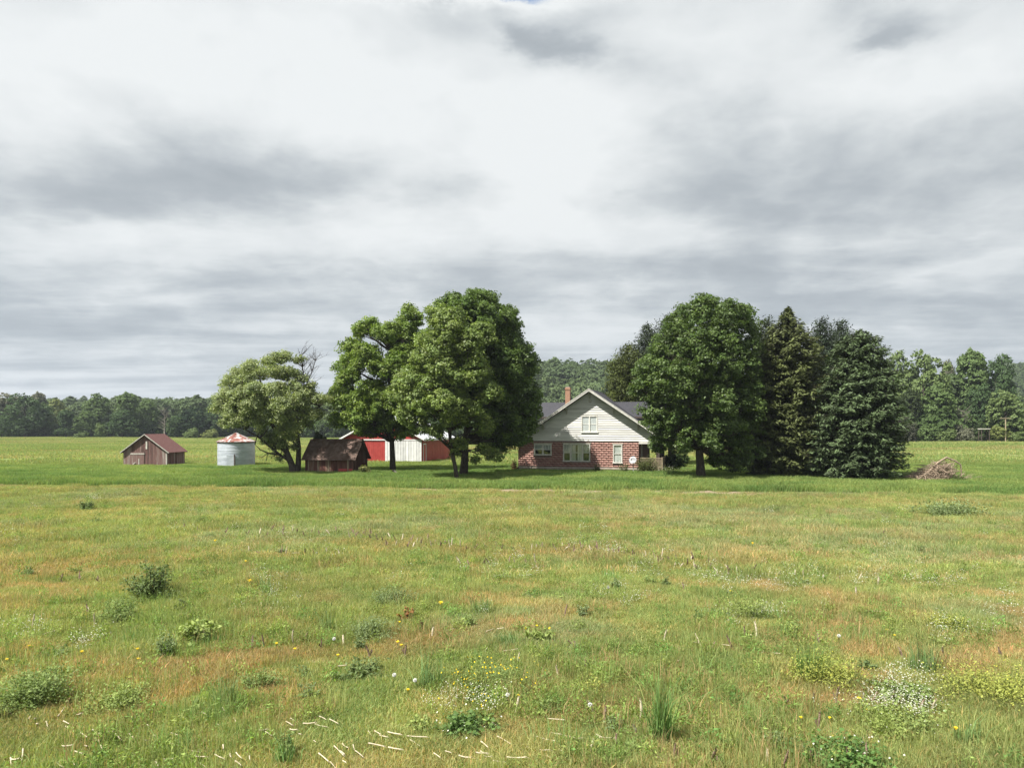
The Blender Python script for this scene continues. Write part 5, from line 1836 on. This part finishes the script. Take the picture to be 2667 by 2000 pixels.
def build_weeds():
    G = gp
    dg, mg, lg, yg, bg = (.115, .165, .065), (.155, .22, .075), (.20, .265, .085), (.26, .30, .075), (.15, .205, .095)
    wf, yf = (.75, .75, .68), (.85, .62, .03)
    for lab, px, py, h, r, col, n, leaf, st, kw in [
            ('large bushy dark weed, the tallest in the left field', 395, 1557, .95, .58, dg, 2400, .085, 20, {}),
            ('round feathery weed right below the large bushy one', 315, 1618, .52, .45, mg, 3400, .044, 22, {}),
            ('bright leafy weed beside standing stubble, left of centre', 505, 1676, .50, .36, lg, 900, .085, 12, dict(asp=.6)),
            ('small dark upright weed left of the bright leafy one', 430, 1708, .48, .26, bg, 1360, .044, 9, {}),
            ('sprawling weed mass at the left picture edge', 80, 1835, .55, .75, mg, 5440, .05, 30, {}),
            ('pale feathery low weed near the left foreground', 315, 1842, .34, .52, lg, 3740, .04, 26, {}),
            ('low green weed mat in the lower left third', 680, 1790, .26, .36, mg, 1530, .044, 14, {}),
            ('blue green feathery weed left of centre', 965, 1658, .38, .52, bg, 3740, .04, 24, {}),
            ('grey green feathery weed above centre left', 1020, 1568, .40, .52, bg, 3230, .04, 22, {}),
            ('weed patch covered with small yellow flowers', 1285, 1795, .34, .70, mg, 4420, .04, 30, dict(flower=(yf, 110, .026))),
            ('yellow green mustard patch in the right foreground', 2150, 1778, .50, .60, yg, 4080, .04, 28, dict(flower=((.55, .52, .06), 40, .018))),
            ('yellow green mustard patch at the right picture edge', 2600, 1815, .52, .85, yg, 5440, .04, 34, dict(flower=((.55, .52, .06), 40, .018))),
            ('clover patch with white blossoms, upper of two on the right', 2350, 1822, .22, .58, mg, 1700, .05, 26, dict(asp=.85, flower=(wf, 70, .016))),
            ('long patch of white blossoms, lower of two on the right', 2320, 1882, .20, .80, lg, 2890, .035, 30, dict(asp=.85, flower=(wf, 90, .016))),
            ('flat clover carpet at the bottom right', 2205, 1988, .20, .62, (.085, .165, .045), 3000, .05, 34, dict(asp=.9, flower=(wf, 26, .026))),
            ('small clover clump with white heads at bottom centre', 1215, 1900, .20, .42, (.085, .15, .045), 1500, .05, 22, dict(asp=.9, flower=(wf, 24, .028))),
            ('broad leaved dock plant by the tall grass clump', 1622, 1962, .16, .24, mg, 130, .13, 8, dict(asp=.35, wide=.5)),
            ('dock plant with long bright leaves at centre', 1405, 1668, .30, .32, lg, 170, .17, 10, dict(asp=.25, wide=.5, flower=(yf, 3, .05))),
            ('rusty brown dock weed above the yellow flower patch', 1060, 1612, .28, .18, (.20, .10, .04), 160, .09, 6, {}),
            ('bright low herb in the lower left, next to lying stalks', 515, 1852, .16, .24, lg, 160, .10, 8, dict(asp=.35)),
            ('spreading green herb left of centre bottom', 940, 1760, .28, .42, dg, 700, .08, 14, dict(asp=.4)),
            ('tiny dark round shrub in the far left of the field', 225, 1328, .50, .42, dg, 900, .10, 12, {}),
            ('bright tuft left of the right hand stubble row', 1945, 1605, .45, .5, lg, 2550, .044, 20, {}),
            ('dark green weed near the right foreground patch', 2255, 1745, .26, .14, dg, 220, .08, 6, dict(asp=.5)),
            ('weed clump at far right middle distance', 2480, 1342, .7, 1.6, bg, 2600, .12, 26, {}),
            ('greenish thistle weed, solitary at the left edge', 72, 1500, .42, .20, bg, 850, .044, 7, {}),
            ('bright leafy clump close to the right field middle', 2470, 1640, .40, .42, yg, 2210, .04, 18, {})]:
        leafy('weed_clump', lab, G(px, py), h, r, col, n, leaf, int(px + py), cat='weed', stems=st, group='weeds in the field', **kw)
    for lab, px, py, h, r, n, col in [
            ('tall dark reed like grass clump right of the bottom centre', 1725, 1938, 1.2, .10, 300, (.085, .145, .045)),
            ('thin grass clump left of the yellow flower patch', 1120, 1790, .62, .18, 260, (.10, .16, .06)),
            ('airy grass clump at left centre bottom', 590, 1830, .55, .16, 160, (.11, .16, .065)),
            ('upright grass clump above the centre', 1255, 1600, .62, .18, 220, (.10, .15, .055)),
            ('long bladed grass clump beside the right mustard patch', 2105, 1768, .85, .20, 280, (.09, .15, .045)),
            ('grass clump among right stubble posts', 2405, 1745, .7, .22, 240, (.10, .155, .06)),
            ('grass clump in the lower right corner area', 2525, 1935, .45, .14, 130, (.10, .155, .055)),
            ('blue green grass blades left of the flower drift', 690, 1540, .62, .14, 130, (.09, .14, .06)),
            ('grass clump standing by a lying white stalk at centre', 1320, 1680, .45, .18, 160, (.10, .16, .06)),
            ('bent grass clump at the bottom right', 1925, 1955, .42, .12, 120, (.10, .16, .05)),
            ('grass clump at the bottom left of centre', 745, 1985, .42, .14, 130, (.09, .155, .05)),
            ('thin grass stems right of the seed head weeds', 850, 1640, .5, .14, 120, (.10, .15, .06))]:
        grass_clump('grass_clump', lab, G(px, py), h, r, n, col, int(px * 3 + py))
    # more small weeds that look alike
    rr = random.Random(12)
    for i in range(46):
        d = 9.2 + 30 * rr.random() ** 1.5
        x = rr.uniform(-.66, .66) * d
        if i < 3 or (edge_of(x, d) < 46):
            o = leafy('weed', 'small plain green weed among grass in the %s of the field' % place(CX + x / d * F, HY + CH * F / d), (x, d, 0), rr.uniform(.14, .34), rr.uniform(.12, .3), rr.choice([dg, mg, lg, bg]), int(rr.uniform(160, 420)), .055, 900 + i, cat='weed', stems=8,
                      group='small weeds scattered in the field')
    # dandelions: one flower each
    M['yellow'] = mat_noise('yellow', (.80, .52, .01), (.90, .68, .03), 30, .7)
    M['fluff'] = mat_noise('fluff', (.55, .55, .52), (.75, .75, .72), 30, .9)
    head = MB()
    for k in range(22):
        a = k * 2.4
        R = .028 if k % 2 else .019
        z = .0 if k % 2 else .006
        head.add([(0, 0, z), (math.cos(a - .16) * R * .8, math.sin(a - .16) * R * .8, z + .008), (math.cos(a) * R, math.sin(a) * R, z + .009), (math.cos(a + .16) * R * .8, math.sin(a + .16) * R * .8, z + .008)], [(0, 1, 2, 3)])
    head.lathe([(.004, -.014), (.011, -.008), (.010, .0)], 8)
    headm = head.mesh('flower_head', M['yellow'])
    ball = MB()
    for k in range(60):
        z = 1 - 2 * (k + .5) / 60
        a = k * 2.39996
        q = math.sqrt(1 - z * z)
        v = Vector((math.cos(a) * q, math.sin(a) * q, z))
        t1 = v.cross(Vector((.3, .5, .8))).normalized()
        t2 = v.cross(t1)
        ball.add([v * .006, v * .024 + t1 * .007, v * .026 + t2 * .007, v * .024 - t1 * .007], [(0, 1, 2), (0, 2, 3)])
    ballm = ball.mesh('seed_head', M['fluff'])
    stemm = MB().tube([(0, 0, -.02), (.005, 0, .5), (0, 0, 1)], [.004, .0035, .003], 5).mesh('stem', M['green_stem'])
    ds = [(76, 1682), (213, 1697), (358, 1690), (360, 1716), (720, 1676), (768, 1690), (880, 1706), (1036, 1672), (1045, 1680), (1062, 1797), (1348, 1812), (2086, 1869), (2161, 1869), (2172, 1917), (2489, 1897), (2237, 1820), (2262, 1849), (1040, 1620), (18, 1717),
          (650, 1512), (560, 1408), (640, 1462), (1960, 1415), (1903, 1540), (1148, 1570), (2310, 1640), (2330, 1655)]
    for i, (px, py) in enumerate(ds):
        h = rr.uniform(.10, .2)
        o = thing('dandelion', 'yellow dandelion blossom on short stem in the %s of the field' % place(px, py), 'flower', G(px, py + h * F * (py - HY) / (CH * F)), rr.uniform(0, 6), 'yellow dandelions in the field')
        hd = link('flower_head', headm, o)
        hd.location = (0, 0, h)
        s = rr.uniform(.9, 1.35) * (1 if py > 1600 else 1.7)
        hd.scale = (s, s, s)
        st = link('stem', stemm, o)
        st.scale = (1, 1, h)
    for i, (px, py) in enumerate([(1027, 1758), (1081, 1772), (1537, 1836), (824, 1440), (870, 1664), (2185, 1656), (1585, 1530), (1322, 1810)]):
        h = .17
        o = thing('dandelion_clock', 'round grey dandelion seed head in the %s of the field' % place(px, py), 'flower', G(px, py + h * F * (py - HY) / (CH * F)), rr.uniform(0, 6), 'dandelion seed heads in the field')
        hd = link('seed_head', ballm, o)
        hd.location = (0, 0, h)
        hd.scale = (1.25, 1.25, 1.25)
        link('stem', stemm, o).scale = (1, 1, h)

    # corn stubble
    def stalk(seed, mat):
        q = random.Random(seed)
        m = MB()
        n = 7
        pts, rad = [], []
        bend = Vector((q.uniform(-.05, .05), q.uniform(-.05, .05), 0))
        for i in range(n):
            s = i / (n - 1)
            pts.append(Vector((0, 0, s)) + bend * s * s)
            rad.append(.013 * (1.25 if i in (1, 4) else 1) * (1.05 - .15 * s))
        rad[0] = .018
        m.tube(pts, rad, 7, False)
        # split ragged top
        t = pts[-1]
        for k in range(3):
            a = k * 2.1 + q.random()
            m.add([t + Vector((math.cos(a) * .013, math.sin(a) * .013, -.02)), t + Vector((math.cos(a + .9) * .013, math.sin(a + .9) * .013, -.02)), t + Vector((math.cos(a + .4) * .016, math.sin(a + .4) * .016, q.uniform(.06, .2)))], [(0, 1, 2)])
        # papery leaf sheath
        a = q.uniform(0, 6.28)
        if mat is M['dark_stalk']:
            m.add([(math.cos(a) * .014, math.sin(a) * .014, .25), (math.cos(a + 1.2) * .014, math.sin(a + 1.2) * .014, .25), (math.cos(a + .5) * .035, math.sin(a + .5) * .035, .75), (math.cos(a + .4) * .06, math.sin(a + .4) * .06, .55)], [(0, 1, 2), (0, 2, 3)])
        return m.mesh('corn_stubble', mat)
    pale = [stalk(300 + i, M['stalk']) for i in range(4)]
    dark = [stalk(320 + i, M['dark_stalk']) for i in range(4)]
    spots = []
    for px, py in [(84, 1640), (247, 1632), (145, 1615), (225, 1600), (252, 1520), (205, 1515), (160, 1520), (257, 1518), (655, 1690), (690, 1685), (765, 1675), (793, 1672), (836, 1690), (895, 1683), (536, 1675), (495, 1660), (963, 1715), (1054, 1712), (1125, 1660),
                   (1350, 1735), (1455, 1765), (1525, 1745), (1320, 1830), (1578, 1880), (1668, 1880), (1660, 1925), (1545, 1860), (1343, 1860), (1500, 1690), (1730, 1670), (1827, 1685), (1853, 1690), (1905, 1690), (2046, 1840), (2120, 1838), (2178, 1838), (2322, 1830),
                   (2353, 1850), (2395, 1850), (2430, 1855), (2272, 1835), (2130, 1905), (2350, 1715), (2388, 1725), (2420, 1745), (2458, 1715), (2607, 1720), (2135, 1680), (1970, 1662), (1940, 1660), (1850, 1985), (2000, 1998), (2040, 1998), (2108, 1992), (2210, 1996), (2262, 1998), (1540, 1970),
                   (1605, 1960), (1755, 1985), (1100, 1640), (1470, 1605), (2230, 1555), (2300, 1400), (1780, 1540)]:
        spots.append((px, py, rr.uniform(.16, .30)))
    for (p0, q0, p1, q1, k) in [(700, 1388, 1000, 1398, 14), (900, 1402, 1180, 1420, 16), (1000, 1425, 1500, 1436, 22), (1430, 1425, 1850, 1470, 18), (1580, 1440, 1900, 1500, 14), (430, 1378, 800, 1400, 10), (1180, 1480, 1420, 1470, 8), (1780, 1480, 2300, 1530, 12), (640, 1440, 900, 1450, 8)]:
        for i in range(k):
            t = (i + rr.uniform(.1, .9)) / k
            spots.append((p0 + (p1 - p0) * t, q0 + (q1 - q0) * t + rr.uniform(-5, 5), rr.uniform(.16, .30)))
    for i, (px, py, h) in enumerate(spots):
        pl = rr.random() < (.45 if py > 1600 else .4)
        o = link('corn_stubble', rr.choice(pale if pl else dark))
        o.location = G(px, py)
        o.rotation_euler = (rr.gauss(0, .16), rr.gauss(.08, .2), rr.uniform(0, 6.28))
        t = rr.uniform(.9, 1.35) * (1.0 if py > 1600 else 1.25)
        o.scale = (t, t, h)
        tag(o, ('pale' if pl else 'dark brown') + ' corn stalk stub standing upright in the %s of the field' % place(px, py), 'corn stalk', 'standing corn stubble')
    # lying pieces, mostly combed one way along the near rows
    lie = []
    for px, py in [(160, 1955), (222, 1955), (300, 1925), (345, 1890), (380, 1900), (95, 1895), (120, 1888), (165, 1890), (210, 1920), (250, 1935), (400, 1925), (440, 1945), (480, 1958), (345, 1970), (510, 1985), (560, 1980), (615, 1975), (650, 1985), (675, 1910), (690, 1918),
                   (755, 1912), (745, 1890), (820, 1895), (790, 1895), (525, 1868), (610, 1880), (975, 1912), (1010, 1915), (1060, 1925), (925, 1965), (960, 1950), (1130, 1975), (1195, 1980), (1390, 1925), (1295, 1930), (1400, 1960), (1460, 1965), (1450, 1945), (1600, 1990), (1490, 1930), (60, 1965),
                   (30, 1990), (150, 1998), (830, 1975), (870, 1955), (860, 1995), (1240, 1975), (1320, 1985), (20, 1860), (240, 1915), (420, 1990), (1680, 1975), (1560, 1930)]:
        lie.append((px, py, -0.85 + rr.gauss(0, .13), rr.uniform(.14, .38)))
    for px, py in [(1295, 1645), (1265, 1652), (1165, 1650), (1180, 1800), (1270, 1695), (1310, 1705), (1450, 1628), (1510, 1683), (1595, 1690), (1985, 1712), (2010, 1708), (1820, 1682), (1880, 1688), (2190, 1925), (1875, 1953), (585, 1632), (175, 1605), (232, 1600), (110, 1660), (790, 1440), (780, 1445),
                   (1955, 1663), (1300, 1905), (1230, 1840), (1205, 1815), (1770, 1728), (1470, 1888), (150, 1880), (270, 1730), (310, 1735), (660, 1715), (880, 1745), (2260, 1600), (1570, 1450)]:
        lie.append((px, py, rr.uniform(-3.1, 3.1), rr.uniform(.14, .30)))
    lie += [(px + rr.gauss(0, 60), min(1998, py + rr.gauss(0, 16)), a + rr.gauss(0, .12), l * rr.uniform(.35, .8)) for (px, py, a, l) in lie[:53]]
    for i, (px, py, a, l) in enumerate(lie):
        o = link('fallen_stalk', rr.choice(pale))
        p = G(px, py)
        o.location = (p[0], p[1], rr.uniform(.045, .085))
        o.rotation_euler = (0, math.radians(90 - rr.uniform(-4, 14)), a)
        t = rr.uniform(.38, .58)
        o.scale = (t, t, l)
        tag(o, 'pale dry corn stalk piece lying in the %s of the field' % place(px, py), 'corn stalk', 'fallen corn stalk pieces')


build_weeds()


# ---------------------------------------------------------------- air
def build_haze():
    m = bpy.data.materials.new('haze')
    m.use_nodes = True
    nt = m.node_tree
    nt.nodes.clear()
    out = nt.nodes.new('ShaderNodeOutputMaterial')
    pv = nt.nodes.new('ShaderNodeVolumePrincipled')
    pv.inputs['Color'].default_value = (.80, .88, 1.0, 1)
    pv.inputs['Density'].default_value = 0.0002
    pv.inputs['Anisotropy'].default_value = 0.3
    nt.links.new(pv.outputs[0], out.inputs['Volume'])
    o = MB().box(-4100, 4100, -120, 5100, -3, 115).build('haze', m)
    tag(o, 'thin pale summer haze over the fields and woods', None, kind='stuff')


build_haze()
